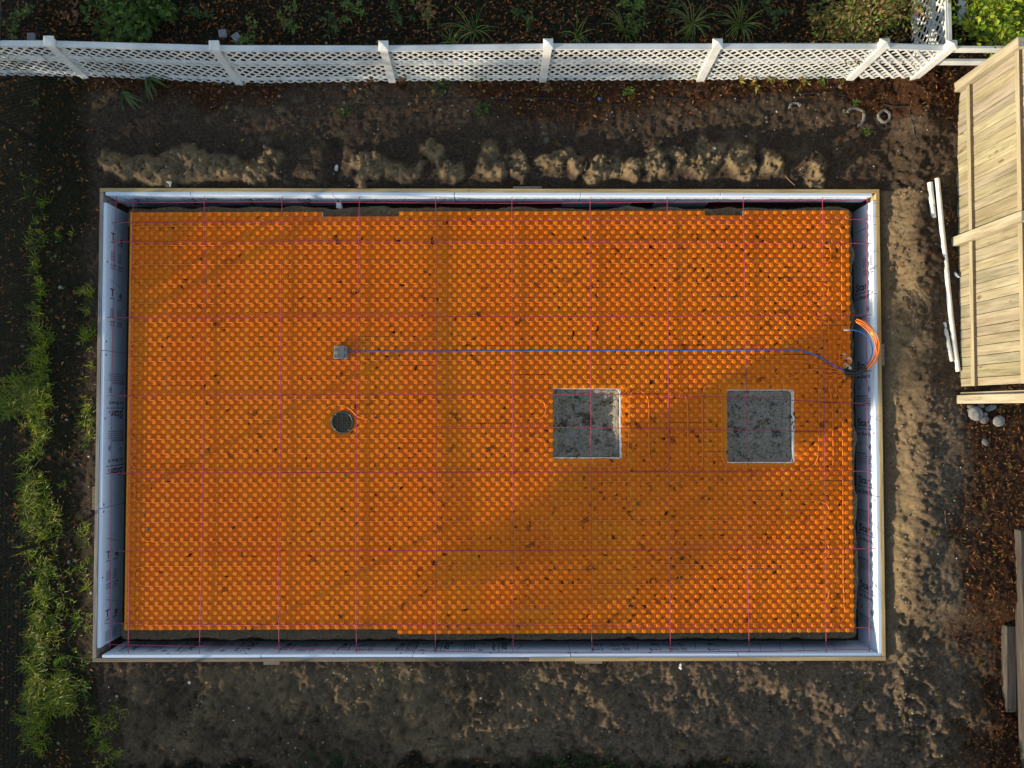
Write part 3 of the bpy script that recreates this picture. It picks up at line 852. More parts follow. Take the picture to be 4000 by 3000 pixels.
# ---------------------------------------------------------------- pink rods
G = 'pink reinforcing rods'
HR = [('nearest the lattice fence, over the far trench', [(436, 792), (1000, 788), (1600, 792), (2000, 794), (2600, 789), (3390, 781)]),
      ('over the first studs along the far edge of the floor', [(440, 870), (1000, 866), (2000, 861), (2600, 859), (3404, 856)]),
      ('second one on the floor from its far edge', [(436, 944), (1000, 944), (1700, 946), (2600, 949), (3403, 951)]),
      ('just above the blue tube', [(419, 1240), (1000, 1241), (2000, 1239), (2600, 1236), (3406, 1231)]),
      ('crossing both square pits near their far edges', [(421, 1546), (1000, 1544), (2000, 1540), (2420, 1542), (2845, 1551), (3404, 1578)]),
      ('short, crossing the middles of both square pits', [(1702, 1667), (2000, 1668), (2300, 1670), (2845, 1680), (3224, 1684)]),
      ('just below both square pits', [(417, 1849), (1000, 1848), (2000, 1845), (2700, 1844), (3412, 1840)]),
      ('third on the floor from its near edge', [(421, 2153), (1000, 2152), (2000, 2150), (3418, 2143)]),
      ('along the near edge of the orange floor', [(410, 2434), (1000, 2441), (2000, 2441), (2400, 2448), (2900, 2456), (3406, 2451)]),
      ('over the near trench beside the trampled earth', [(410, 2517), (1000, 2530), (1900, 2547), (2400, 2548), (3000, 2544), (3402, 2536)])]
VR = [('over the trench on the lawn side', [(455, 764), (446, 1000), (437, 1500), (433, 2000), (430, 2527)]),
      ('over the first studs on the lawn side', [(521, 770), (512, 1240), (508, 1800), (505, 2150), (501, 2552)]),
      ('second on the floor from the lawn', [(798, 766), (796, 1240), (795, 1500), (789, 2150), (779, 2555)]),
      ('third on the floor from the lawn', [(1102, 762), (1097, 1240), (1095, 1800), (1088, 2250), (1090, 2552)]),
      ('grazing the drain cover and the taped block', [(1404, 766), (1396, 1240), (1392, 1800), (1390, 2250), (1393, 2560)]),
      ('crosswise, midway from the drain to the lit square pit', [(1702, 765), (1703, 1500), (1702, 2250), (1701, 2562)]),
      ('crosswise, just short of the lit square pit', [(2000, 765), (1999, 1240), (2003, 1660), (2005, 2250), (2004, 2563)]),
      ('crossing the middle of the lit square pit', [(2305, 770), (2307, 1240), (2309, 1800), (2311, 2250), (2312, 2571)]),
      ('passing between the two square pits', [(2606, 763), (2610, 1240), (2613, 1800), (2618, 2250), (2619, 2560)]),
      ('crossing the dark square pit', [(2903, 755), (2912, 1240), (2920, 1800), (2922, 2250), (2927, 2560)]),
      ('beside the dark pit, last on the floor', [(3213, 764), (3217, 1240), (3221, 1700), (3226, 2200), (3227, 2560)]),
      ('over the trench on the wooden fence side', [(3388, 755), (3384, 1240), (3387, 1600), (3393, 2000), (3396, 2250), (3396, 2549)])]
for z, lst, kindw in ((.056, HR, 'long pink rod'), (.069, VR, 'cross pink rod')):
    for lab, pts in lst:
        P = [px(u, v, z + random.uniform(-.003, .003)) for u, v in pts]
        mb = MB(); mb.tube(P, .0058, 6)
        tag(mb.build('reinforcing_rod', PINK, None, True), f'{kindw} {lab}', 'reinforcing rod', G)

# ---------------------------------------------------------------- drain, taped block
dr = thing('floor_drain', 'round green-black slotted drain cover set in the orange floor', 'drain', (DRAIN.x, DRAIN.y, 0))
mb = MB(); n = 40
prof = [(.178, -.05), (.178, .028), (.172, .034), (.150, .034), (.146, .026), (.146, -.02)]
for r, z in prof:
    for j in range(n): mb.v.append((r * math.cos(j * 2 * math.pi / n), r * math.sin(j * 2 * math.pi / n), z))
for i in range(len(prof) - 1):
    for j in range(n): mb.face([i * n + j, i * n + (j + 1) % n, (i + 1) * n + (j + 1) % n, (i + 1) * n + j])
mb.build('rim', DARKGREEN, dr, True)
mb = MB(); mb.v = [(.145 * math.cos(j * 2 * math.pi / n), .145 * math.sin(j * 2 * math.pi / n), -.02) for j in range(n)]; mb.face(list(range(n)))
mb.build('sump', BLACKP, dr)
mb = MB()
for i in range(12):
    y = -.135 + i * .0245
    w = math.sqrt(max(.146 ** 2 - y * y, 0)) - .001
    mb.box((-w, y - .0055, .012), (w, y + .0055, .030))
for x in (-.082, 0, .082):
    w = math.sqrt(.146 ** 2 - x * x) - .001
    mb.box((x - .007, -w, .014), (x + .007, w, .0325))
mb.build('grate', DARKGREEN, dr)
for a in (.75, 2.3, 3.9, 5.4):
    mb = MB(); c0 = Vector((.162 * math.cos(a), .162 * math.sin(a), .0345)); mb.tube([c0 - Vector((0, 0, .003)), c0 + Vector((0, 0, .003))], .007, 8); mb.build('screw', STEEL, dr)

TAPE, nt, b = new_mat('tape')
nn = noise(nt, 14, 5, .7)
nt.links.new(ramp(nt, nn, [(.42, (.10, .10, .11)), (.50, (.17, .17, .18)), (.56, (.30, .27, .18))]), b.inputs['Base Color']); b.inputs['Roughness'].default_value = .5
bk = thing('taped_block', 'grey taped square block where the blue tube starts', 'block', (BLOCK.x, BLOCK.y, 0))
bk.rotation_euler.z = -.05
mb = MB(); mb.box((-.108, -.104, 0), (.108, .104, .085)); o = mb.build('box', TAPE, bk); bv = o.modifiers.new('b', 'BEVEL'); bv.width = .012; bv.segments = 2
mb = MB(); mb.box((-.03, -.106, .0865), (.055, .106, .089)); mb.build('tape_strip', simple('duct_tape', (.12, .125, .14), (.17, .175, .19), 9, .35), bk)

# ---------------------------------------------------------------- white lattice fences
def lattice_panel(mb, A, B_, C_, D_, spacing=.150, w=.031, th=.006):
    """slats crossing between four corners: A,B bottom, C,D top (C above A)"""
    A, B_, C_, D_ = map(Vector, (A, B_, C_, D_))
    W = (B_ - A).length; Hh = ((C_ - A).length + (D_ - B_).length) / 2
    nrm = (B_ - A).cross(C_ - A).normalized()
    def P(s, t, o):
        s, t = s / W, t / Hh
        return A * (1 - s) * (1 - t) + B_ * s * (1 - t) + C_ * (1 - s) * t + D_ * s * t + nrm * o
    hw = w / math.sqrt(2)
    for sg, off in ((1, 0.0), (-1, th + .0006)):
        s0 = -Hh if sg > 0 else 0
        k = s0
        while k < W + (Hh if sg < 0 else 0):
            # line s = k + sg * t, band of half width hw in s
            poly = [(k - hw, 0), (k + hw, 0), (k + hw + sg * Hh, Hh), (k - hw + sg * Hh, Hh)]
            for ax_, lim, keep in ((0, 0.0, 1), (0, W, -1)):
                out = []
                for i in range(len(poly)):
                    p, q = poly[i], poly[(i + 1) % len(poly)]
                    dp, dq = (p[0] - lim) * keep, (q[0] - lim) * keep
                    if dp >= 0: out.append(p)
                    if dp * dq < 0:
                        t = dp / (dp - dq); out.append((p[0] + (q[0] - p[0]) * t, p[1] + (q[1] - p[1]) * t))
                poly = out
                if not poly: break
            if len(poly) >= 3:
                b0 = len(mb.v); m = len(poly)
                for p in poly: mb.v.append(tuple(P(p[0], p[1], off)))
                for p in poly: mb.v.append(tuple(P(p[0], p[1], off + th)))
                mb.face([b0 + i for i in range(m)][::-1]); mb.face([b0 + m + i for i in range(m)])
                for i in range(m): mb.face([b0 + i, b0 + (i + 1) % m, b0 + m + (i + 1) % m, b0 + m + i])
            k += spacing

def post(parent, base, topz, w=.115, lean=(0, 0)):
    t = Vector((base.x + lean[0], base.y + lean[1], topz))
    mb = MB(); b0, t0 = rel(parent, base - Vector((0, 0, .3))), rel(parent, t)
    h = w / 2
    mb.hexa([(b0.x - h, b0.y - h, b0.z), (b0.x + h, b0.y - h, b0.z), (b0.x + h, b0.y + h, b0.z), (b0.x - h, b0.y + h, b0.z),
             (t0.x - h, t0.y - h, t0.z), (t0.x + h, t0.y - h, t0.z), (t0.x + h, t0.y + h, t0.z), (t0.x - h, t0.y + h, t0.z)])
    p = mb.build('post', VINYL, parent)
    m2 = MB(); h = w / 2 + .014
    v = [(t0.x - h, t0.y - h, t0.z), (t0.x + h, t0.y - h, t0.z), (t0.x + h, t0.y + h, t0.z), (t0.x - h, t0.y + h, t0.z)]
    m2.v = v + [(a, b_, c + .028) for a, b_, c in v] + [(t0.x, t0.y, t0.z + .075)]
    m2.face([3, 2, 1, 0])
    for i in range(4): m2.face([i, (i + 1) % 4, 4 + (i + 1) % 4, 4 + i]); m2.face([4 + i, 4 + (i + 1) % 4, 8])
    m2.build('post_cap', VINYL, p)
    return t

base_px = [(-290, 288), (332, 297), (936, 323), (1531, 313), (2118, 312), (2735, 309), (3316, 303), (3565, 302)]
top_px = [(-420, 160), (192, 162), (837, 180), (1498, 181), (2141, 173), (2802, 173), (3454, 172), (3740, 167)]
FTOP = 1.34
lf = thing('lattice_fence', 'long white lattice fence with square capped posts along the weedy bank', 'lattice fence', (0, pg(2118, 312).y, .3))
bases = [pg(*p) for p in base_px]
tops = []
for b_, tp in zip(bases, top_px):
    t = px(*tp, FTOP)
    lean = (max(-.10, min(.10, t.x - b_.x)), max(-.08, min(.08, t.y - b_.y)))
    tops.append(post(lf, b_, FTOP, lean=lean))
for i in range(len(bases) - 1):
    a, b_, c, d = bases[i], bases[i + 1], tops[i], tops[i + 1]
    dirx = (b_ - a).normalized() * .06
    up_ = .02
    A = rel(lf, a + dirx + Vector((0, -.012, .015))); B_ = rel(lf, b_ - dirx + Vector((0, -.012, .015)))
    C_ = rel(lf, c + dirx + Vector((0, -.012, -.10))); D_ = rel(lf, d - dirx + Vector((0, -.012, -.10)))
    mb = MB(); lattice_panel(mb, A, B_, C_, D_); mb.build('lattice_panel', VINYL, lf)
    def at(s, t): return (A * (1 - s) * (1 - t) + B_ * s * (1 - t) + C_ * (1 - s) * t + D_ * s * t)
    dy = Vector((0, .045, 0))
    for t, w_, hh, nm in ((.945, .05, .13, 'rail'), (.50, .05, .095, 'rail'), (.02, .04, .05, 'rail')):
        mb = MB(); mb.bar(at(0, t) + dy, at(1, t) + dy, w_, hh); mb.build(nm, VINYL, lf)
    mb = MB(); mb.bar(at(0, 1) + Vector((0, .012, .012)), at(1, 1) + Vector((0, .012, .012)), .075, .022); mb.build('cap_rail', VINYL, lf)
corner_b, corner_t = bases[-1], tops[-1]
# side fence running away from the corner
sf = thing('lattice_fence', 'white lattice fence side running away from the corner post under shrubs', 'lattice fence', tuple(corner_b))
far_b = Vector((corner_b.x + .02, corner_b.y + 2.45, corner_b.z)); far_t = Vector((corner_t.x - .02, corner_t.y + 2.45, FTOP))
post(sf, far_b, FTOP, lean=(far_t.x - far_b.x, far_t.y - far_b.y))
dv = Vector((0, .065, 0))
A, B_ = rel(sf, corner_b + dv + Vector((-.01, 0, .02))), rel(sf, far_b - dv + Vector((-.01, 0, .02)))
C_, D_ = rel(sf, corner_t + dv + Vector((-.01, 0, -.1))), rel(sf, far_t - dv + Vector((-.01, 0, -.1)))
mb = MB(); lattice_panel(mb, B_, A, D_, C_); mb.build('lattice_panel', VINYL, sf)
for t, w_, hh in ((.90, .05, .22), (.50, .05, .13), (.02, .04, .05)):
    p, q = A * (1 - t) + C_ * t, B_ * (1 - t) + D_ * t
    mb = MB(); mb.bar(p + Vector((.045, 0, 0)), q + Vector((.045, 0, 0)), w_, hh); mb.build('rail', VINYL, sf)
mb = MB(); mb.bar(C_ + Vector((.02, 0, .012)), D_ + Vector((.02, 0, .012)), .08, .022); mb.build('cap_rail', VINYL, sf)

# ---------------------------------------------------------------- wooden board fence
WX = 7.075
wy = [px(3700, 365, .22).y, px(3730, 950, .22).y, px(3740, 1552, .22).y]
WTOP = 2.05
wf = thing('wooden_fence', 'tall new timber fence of upright boards lit by low sun', 'wooden fence', (WX, wy[1], .2))
def wbox(name, p0, p1, m, parent=None, bev=.004):
    mb = MB(); mb.box(rel(wf, p0), rel(wf, p1)); o = mb.build(name, m, parent or wf)
    bv = o.modifiers.new('b', 'BEVEL'); bv.width = bev; bv.segments = 1
    return o
for i, y in enumerate(wy):
    if i < 2: wbox('post', (WX - .13, y - .07, -.1), (WX + .01, y + .07, WTOP + .02), FENCEW)
wbox('post', (WX - .09, wy[2] - .10, -.1), (WX + .05, wy[2] + .03, WTOP + .02), FENCEW)
wbox('post_trim', (WX - .03, wy[2] + .034, -.1), (WX + .04, wy[2] + .075, WTOP), FENCEW)
for i in range(2):
    y1, y0 = wy[i] - .075, wy[i + 1] + (.075 if i == 0 else .16)
    # upright boards of one bay, with the gaps between them
    y = y1; mb = MB()
    while y > y0 + .01:
        w = min(random.choice((.14, .14, .185, .185, .15)), y - y0)
        dx = random.uniform(-.003, .003)
        k_ = random.uniform(.78, 1.12); mb.box(rel(wf, (WX - .022 + dx, y - w + .008, .12 + random.uniform(-.02, .02))), rel(wf, (WX + dx, y, WTOP)), 0, (k_, k_ * random.uniform(.95, 1.03), k_ * random.uniform(.86, 1.02)))
        y -= w
    o = mb.build('boards', BOARDW, wf); bv = o.modifiers.new('b', 'BEVEL'); bv.width = .004; bv.segments = 1
    for z in (.73, 1.94):
        mb = MB(); mb.box(rel(wf, (WX - .07, y0 + .003, z - .045)), rel(wf, (WX - .024, y1 - .003, z + .045))); o = mb.build('rail', RAILW, wf)
        mb = MB(); mb.box(rel(wf, (WX - .068, y0 + .005, z + .0475)), rel(wf, (WX - .026, y1 - .005, z + .052))); mb.build('dark_edge', RAILTOP, o)  # darker brown strip along the top of the rail
# short white rails joining lattice corner and timber fence
rf = thing('rail_fence', 'two white rails closing the gap between lattice corner and timber fence', 'rail fence', tuple(corner_b))
for z, yo in ((1.22, 0), (.78, 0)):
    e = Vector((WX - .15, wy[0] - .0 + .55, z))
    s_ = Vector((corner_t.x + .06, corner_t.y, z))
    e.y = s_.y
    e.x = WX + .4
    mb = MB(); mb.bar(rel(rf, s_), rel(rf, e), .045, .145); o = mb.build('rail', VINYL, rf); bv = o.modifiers.new('b', 'BEVEL'); bv.width = .006

# ---------------------------------------------------------------- chain link fence on the lawn side
cl_px = [(178, -200), (160, 562), (146, 1345), (137, 2132), (130, 2925), (128, 3700)]
cb = [pg(*p) for p in cl_px]
cf = thing('chain_link_fence', 'black chain link fence with round posts along the dark lawn', 'chain link fence', tuple(cb[2]))
CH = 1.13
mb = MB()
for p in cb:
    m2 = MB(); m2.tube([rel(cf, p - Vector((0, 0, .2))), rel(cf, p + Vector((0, 0, CH + .03)))], .03, 10)
    m2.v.append(tuple(rel(cf, p + Vector((0, 0, CH + .06)))))
    m2.build('post', BLACKP, cf, True)
for i in range(len(cb) - 1):
    m2 = MB(); m2.tube([rel(cf, cb[i] + Vector((0, 0, CH))), rel(cf, cb[i + 1] + Vector((0, 0, CH)))], .02, 8); m2.build('top_rail', BLACKP, cf, True)
    # woven wire: zigzag wires between two posts
    a, b_ = cb[i], cb[i + 1]; L = (a - b_).length; n = int(L / .055)
    mb = MB(); rows = 20; hh = (CH - .08) / rows
    for k in range(n):
        pts = []
        for r_ in range(rows + 1):
            s = (k + (r_ % 2)) / n
            pts.append(rel(cf, a.lerp(b_, min(s, 1)) + Vector((.0025 * (1 if r_ % 2 else -1), 0, .05 + r_ * hh))))
        mb.tube(pts, .0019, 3, caps=False)
        pts = [p + Vector((0, 0, 0)) for p in pts]
    mb.build('wire_mesh', BLACKP, cf)

# ---------------------------------------------------------------- things lying about
def rock(name, label, cat, c0, rx, ry, rz, mat=STONE, rot=0.0, group=None, seed=0, rough=.16, sink=.35):
    mb = MB(); n, m = 14, 8
    for i in range(m + 1):
        th = math.pi * i / m
        for j in range(n):
            ph = 2 * math.pi * j / n
            d = Vector((math.sin(th) * math.cos(ph), math.sin(th) * math.sin(ph), math.cos(th)))
            k = 1 + rough * (float(fbm(d.x + seed * 3.1, d.y + d.z * .7, 1.3, 3, 5)) - .5) * 2
            mb.v.append((d.x * rx * k, d.y * ry * k, d.z * rz * k))
    for i in range(m):
        for j in range(n):
            mb.face([i * n + j, (i + 1) * n + j, (i + 1) * n + (j + 1) % n, i * n + (j + 1) % n])
    o = mb.build(name, mat, None, True, loc=(c0.x, c0.y, c0.z + rz * (1 - 2 * sink)))
    o.rotation_euler.z = rot
    return tag(o, label, cat, group)
rock('stone', 'smooth pale egg-shaped stone lying on red mulch by the timber fence', 'stone', pg(3899, 1645), .092, .085, .06, rot=.4, seed=1, rough=.08)
rock('stone', 'rough grey rock with a dark crease left of the pale egg-shaped stone', 'stone', pg(3808, 1618), .10, .115, .07, rot=.8, seed=2, rough=.35)
rock('stone', 'dark flat rock touching the rough creased rock', 'stone', pg(3843, 1640), .072, .062, .04, simple('dark_stone', (.09, .09, .09), (.18, .17, .17), 18, .85, bd=.003), .5, seed=3)
rock('stone', 'small pinkish rock above the dark flat rock', 'stone', pg(3844, 1619), .05, .035, .03, simple('pink_stone', (.17, .13, .12), (.26, .21, .2), 18, .85), .1, seed=4)
rock('stone', 'bluish wedge-shaped rock tucked under the end of the timber fence', 'stone', pg(3865, 1594), .085, .045, .04, rot=.3, seed=5, rough=.3)
rock('stone', 'pale low rock by the timber fence foot, left of the wedge-shaped one', 'stone', pg(3831, 1586), .06, .03, .03, seed=6, rough=.3)
rock('stone', 'mossy brown rock furthest left under the timber fence end', 'stone', pg(3789, 1588), .055, .03, .03, simple('brown_stone', (.12, .11, .08), (.22, .2, .15), 18, .85), seed=7)
rock('stone', 'small bluish rock above the rough creased rock', 'stone', pg(3790, 1603), .05, .03, .03, seed=8)
rock('stone', 'dark oval stone alone in the mulch below the rock group', 'stone', pg(3846, 1728), .05, .065, .03, simple('dull_stone', (.10, .10, .10), (.17, .17, .165), 18, .85), .5, seed=9)
for i, (u, v, lab) in enumerate(((872, 135, 'grey square paving sett behind the lattice, left of a pair'), (926, 149, 'grey square paving sett set askew behind the lattice, right of a pair'), (127, 148, 'dark grey sett behind the lattice near the lawn side'))):
    p = pg(u, v); mb = MB(); mb.box((-.062, -.062, -.06), (.062, .062, .055)); o = mb.build('paving_sett', simple('granite', (.13, .14, .16), (.26, .27, .30), 45, .8, bd=.002), None, loc=p)
    o.rotation_euler.z = (.12, .65, .05)[i]; bv = o.modifiers.new('b', 'BEVEL'); bv.width = .012; bv.segments = 2
    tag(o, lab, 'paving sett')
def stump(label, c0, r, ratio, a0, a1, hole, seed):
    mb = MB(); n = 40; zs = [(1.0, -.1), (1.0, .035), (.96, .045), (hole + .05, .04), (hole, .03), (hole, -.1)]
    full = a1 - a0 > 6.2
    for k, z in zs:
        for j in range(n):
            a = a0 + (a1 - a0) * j / (n if full else n - 1)
            rr = r * (k + .16 * (float(vnoise(math.cos(a) * 1.7 + seed, math.sin(a) * 1.7, 3)) - .5) + (.10 * (float(vnoise(math.cos(a) * 3 + seed, math.sin(a) * 3, 7)) - .5)))
            mb.v.append((rr * math.cos(a), rr * ratio * math.sin(a), z + .012 * (float(vnoise(j * .7, k * 5, seed)) - .5)))
    for i in range(len(zs) - 1):
        for j in range(n if full else n - 1):
            mb.face([i * n + j, i * n + (j + 1) % n, (i + 1) * n + (j + 1) % n, (i + 1) * n + j])
    o = mb.build('stump', ROOT, None, True, loc=c0); return tag(o, label, 'stump')
stump('complete ring of a hollow sawn stump in the red mulch', pg(3452, 455), .112, .98, 0, 6.2831, .62, 1)
stump('open hook-shaped rim of a hollow sawn stump beside the complete ring', pg(3340, 458), .165, 1.0, -1.45, 2.75, .72, 2)
stump('faint low arch of a buried stump at the mulch edge', pg(3106, 420), .105, .8, .1, 3.4, .6, 3)
# white pipes
def pipe(label, pts, r, mat=PVC, n=12):
    P = [Vector((pg(u, v).x, pg(u, v).y, pg(u, v).z + dz)) for u, v, dz in pts]
    mb = MB(); mb.tube(P, r, n); o = mb.build('white_pipe', mat, None, True); return tag(o, label, 'pipe')
pipe('long white pipe half buried in earth along the timber fence', [(3655, 700, .05), (3664, 790, .045), (3676, 900, .03), (3695, 1050, .012), (3712, 1230, .015), (3726, 1360, .03), (3737, 1452, .045)], .037)
pipe('stub of white pipe beside the end of the long one, towards the lattice', [(3626, 716, .05), (3637, 780, .02), (3650, 850, -.03)], .04)
pipe('thin white pipe surfacing beside the long one at its near end', [(3690, 1260, -.02), (3702, 1330, .0), (3716, 1412, .02)], .032)
PEEL, nt, b = new_mat('peeling_paint')
nt.links.new(ramp(nt, noise(nt, 9, 4), [(.50, (.72, .76, .80)), (.54, (.05, .05, .05))]), b.inputs['Base Color']); b.inputs['Roughness'].default_value = .6
mb = MB(); mb.tube([Vector((px(1321, 790, -.15).x, IYT + .02, -.2)), Vector((px(1321, 790, -.15).x + .005, IYT - .10, -.22)), Vector((px(1321, 790, -.15).x + .02, IYT - .42, -.30))], .052, 12)
tag(mb.build('peeling_pipe', PEEL, None, True), 'white pipe with peeling paint crossing the dark far trench', 'pipe')
# sleepers
def sleeper(label, pts, w, h):
    P = [pg(*q) for q in pts]; mb = MB()
    a, b_ = P[0] + Vector((0, 0, h / 2 - .03)), P[1] + Vector((0, 0, h / 2 - .03))
    mb.bar(a - Vector((0, 0, 0)), b_, w, h)
    c = (a + b_) / 2; mb.v = [tuple(Vector(v) - c) for v in mb.v]
    o = mb.build('sleeper', OLDY, None, loc=c); bv = o.modifiers.new('b', 'BEVEL'); bv.width = .015; bv.segments = 2
    return tag(o, label, 'timber sleeper')
sleeper('short weathered grey sleeper lying on mulch beside the long one', [(3934, 2437), (3934, 2772)], .165, .15)
sleeper('long weathered timber sleeper at the mulch edge, ending near the rocks', [(3985, 2065), (4012, 3060)], .20, .2)
# black irrigation hose
def hose(label, pts, r=.011):
    P = [pg(u, v) + Vector((0, 0, .006)) for u, v in pts]; mb = MB(); mb.tube(bez(P, 9), r, 6)
    return tag(mb.build('drip_hose', BLACKP, None, True), label, 'hose')
hose('thin black drip hose winding along the foot of the lattice', [(1210, 386), (1480, 388), (1800, 386), (2160, 385), (2250, 400), (2350, 415), (2440, 405), (2550, 385), (2650, 386), (2720, 393), (2900, 390), (3000, 378), (3100, 368), (3200, 365), (3300, 373)])
hose('short black drip hose bent at a right angle beside the stump ring', [(3450, 408), (3500, 418), (3545, 420), (3552, 450), (3558, 490), (3570, 520), (3590, 560)])
# a white board frame behind the bright shrub
wfm = thing('board_frame', 'shaded white board frame lying under the bright yellow-green shrub', 'frame', tuple(pg(3800, 45)))
q0, q1 = px(3745, -30, .5), px(3868, 88, .5)
for (x0, x1, y0, y1) in ((q0.x, q0.x + .14, q1.y, q0.y), (q1.x - .12, q1.x, q1.y, q0.y), (q0.x + .142, q1.x - .122, q1.y, q1.y + .12)):
    mb = MB(); mb.box(rel(wfm, (x0, y0, .42)), rel(wfm, (x1, y1, .50))); mb.build('rail', VINYL, wfm)
for (x_, y_) in ((q0.x + .05, q1.y + .05), (q1.x - .05, q1.y + .05)):
    mb = MB(); mb.box(rel(wfm, (x_ - .04, y_ - .04, 0)), rel(wfm, (x_ + .04, y_ + .04, .418))); mb.build('leg', VINYL, wfm)
def scrap(name, label, cat, c0, size, mat, n=9, h=.03, group=None):
    mb = MB()
    for q in range(n):
        a = q / n * 6.283; r_ = size * random.uniform(.6, 1.15)
        mb.v.append((r_ * math.cos(a), r_ * .7 * math.sin(a), random.uniform(.004, h)))
    mb.v.append((0, 0, h * 1.2)); 
    for q in range(n): mb.face([q, (q + 1) % n, n])
    o = mb.build(name, mat, None, loc=c0); o.rotation_euler.z = random.uniform(0, 6)
    sm = o.modifiers.new('s', 'SOLIDIFY'); sm.thickness = .003
    return tag(o, label, cat, group)
scrap('plastic_scrap', 'crumpled pink-red plastic by the rails under the bright shrub', 'plastic scrap', pg(3918, 142), .11, REDCLOTH, 11, .06)
scrap('plastic_scrap', 'small bit of blue plastic in the leaf litter by the lattice', 'plastic scrap', pg(2340, 387), .035, BLUEBIT)
scrap('plastic_bottle', 'crushed pale plastic bottle at the foot of the timber fence', 'plastic bottle', pg(3731, 1076), .06, simple('clear_plastic', (.30, .36, .45), (.5, .55, .62), 20, .2), 9, .06)
scrap('paper_scrap', 'crumpled white paper on the earth behind the formwork, lawn side', 'paper scrap', pg(664, 717), .055, PVC, 9, .05)
scrap('paper_scrap', 'white scrap on the dark ground below the near formwork', 'paper scrap', pg(2656, 2603), .05, PVC, 9, .04)
scrap('paper_scrap', 'white torn scrap in the dark drain hole', 'paper scrap', pg(1315, 660), .06, PVC, 9, .04)
def stick(label, pts, r, col=None):
    P = [pg(u, v) + Vector((0, 0, dz)) for u, v, dz in pts]; mb = MB(); mb.tube(P, [r] * (len(P) - 1) + [r * .6], 6)
    return tag(mb.build('stick', STEMM, None, True), label, 'stick')
stick('thick broken stick on the lit sand bank', [(2282, 668, .03), (2290, 635, .05)], .022)
stick('thin upright stick on the lit sand bank, right of the thick one', [(2424, 684, .02), (2430, 640, .06)], .012)
stick('pale stick lying flat on the lit sand bank, left of the thick one', [(2175, 648, .02), (2213, 650, .02)], .012)
stick('long stick leaning on the formwork near the far corner', [(3064, 688, .03), (3080, 710, .06), (3095, 732, .12)], .010)
stick('forked twig across the earth by the drain hole', [(1340, 630, .02), (1358, 643, .04), (1410, 632, .03)], .006)
stick('twig lying on the sand beyond the formwork middle', [(1760, 660, .02), (1780, 650, .04), (1806, 632, .05)], .007)
stick('pale stick on grey ground right of the formwork', [(3690, 1995, .01), (3691, 2045, .02)], .008)
stick('pale stick in the red mulch near the corner post', [(3745, 222, .02), (3772, 205, .03)], .018)

# ---------------------------------------------------------------- plants
GREENS = {'dark': [(0.0204, 0.051, 0.0136), (0.034, 0.0765, 0.017), (0.0595, 0.102, 0.0204), (0.085, 0.119, 0.034)], 'mid': [(0.0465, 0.1085, 0.0186), (0.0775, 0.155, 0.0232), (0.124, 0.2015, 0.031), (0.155, 0.186, 0.031)], 'bright': [(0.138, 0.23, 0.0172), (0.1955, 0.299, 0.023), (0.2645, 0.345, 0.0287), (0.322, 0.345, 0.0345)], 'yellow': [(0.28, 0.22, 0.03), (0.36, 0.28, 0.04), (0.22, 0.2, 0.03), (0.42, 0.34, 0.08)], 'autumn': [(0.126, 0.14, 0.028), (0.196, 0.168, 0.035), (0.28, 0.168, 0.056), (0.336, 0.182, 0.098), (0.098, 0.126, 0.021)], 'dead': [(0.13, 0.0585, 0.026), (0.195, 0.091, 0.039), (0.091, 0.039, 0.0195), (0.26, 0.143, 0.078)]}

def rdir(up=0.3):
    a = random.uniform(0, 6.2832); z = random.uniform(-.3, 1) * 1.0
    v = Vector((math.cos(a), math.sin(a), z * up * 2)); return v.normalized()

def foliage(mb, n, sampler, L, W, pal, cl=None):
    for _ in range(n):
        p, out = sampler()
        d = (out + rdir(.5) * .9).normalized()
        nn = (Vector((0, 0, 1)) + rdir(1) * .55).normalized()
        k = random.uniform(.7, 1.3)
        mb.leaf(p, d, nn, L * k, W * k, jit(random.choice(pal), .2))

def clumps(cx, cy, z0, rx, ry, h, nc, rc, seed=None):
    """leaf clumps spread through a crown: returns a sampler"""
    cs = []
    for _ in range(nc):
        while True:
            a, b_, c = random.uniform(-1, 1), random.uniform(-1, 1), random.uniform(0, 1)
            if a * a + b_ * b_ + (c - .35) ** 2 < 1.0: break
        cs.append((Vector((cx + a * rx, cy + b_ * ry, z0 + c * h)), rc * random.uniform(.6, 1.3)))
    def smp():
        c, r = random.choice(cs)
        v = Vector((random.gauss(0, 1), random.gauss(0, 1), random.gauss(0, .8))).normalized()
        return c + v * r * random.uniform(.5, 1) ** .5, v
    smp.centres = cs
    return smp

def shrub(name, label, cat, u, v, r, h, n, L, W, pal, group=None, nc=26, rc=.22, zoff=0.1, ry=None):
    p = pg(u, v)
    o = thing(name, label, cat, tuple(p), group)
    smp = clumps(0, 0, zoff, r, ry or r, h, nc, rc)
    st = MB()
    for c, _ in smp.centres[:14]:
        m = Vector((c.x * .4, c.y * .4, c.z * .5))
        st.tube([Vector((random.uniform(-.05, .05), random.uniform(-.05, .05), -.05)), m, c], [.012, .009, .004], 5)
    st.build('stem', STEMM, o)
    mb = MB(); foliage(mb, n, smp, L, W, pal); mb.build('foliage', LEAF, o)
    return o
shrub('shrub', 'dark green broad-leaved shrub behind the lattice towards the lawn side', 'shrub', 555, 55, .62, .55, 1500, .085, .075, GREENS['mid'][:3] + GREENS['dark'][1:3], nc=34, rc=.20)
shrub('shrub', 'reddish green shrub in low sun beside the lattice side fence', 'shrub', 3290, 120, .60, 1.35, 3000, .075, .03, GREENS['autumn'] + GREENS['mid'][2:], nc=46, rc=.24, zoff=.25)
shrub('shrub', 'bright yellow-green shrub at the corner beyond the white rails', 'shrub', 3800, 120, .62, 1.65, 3000, .085, .06, GREENS['bright'], nc=44, rc=.25, zoff=.35, ry=.55)
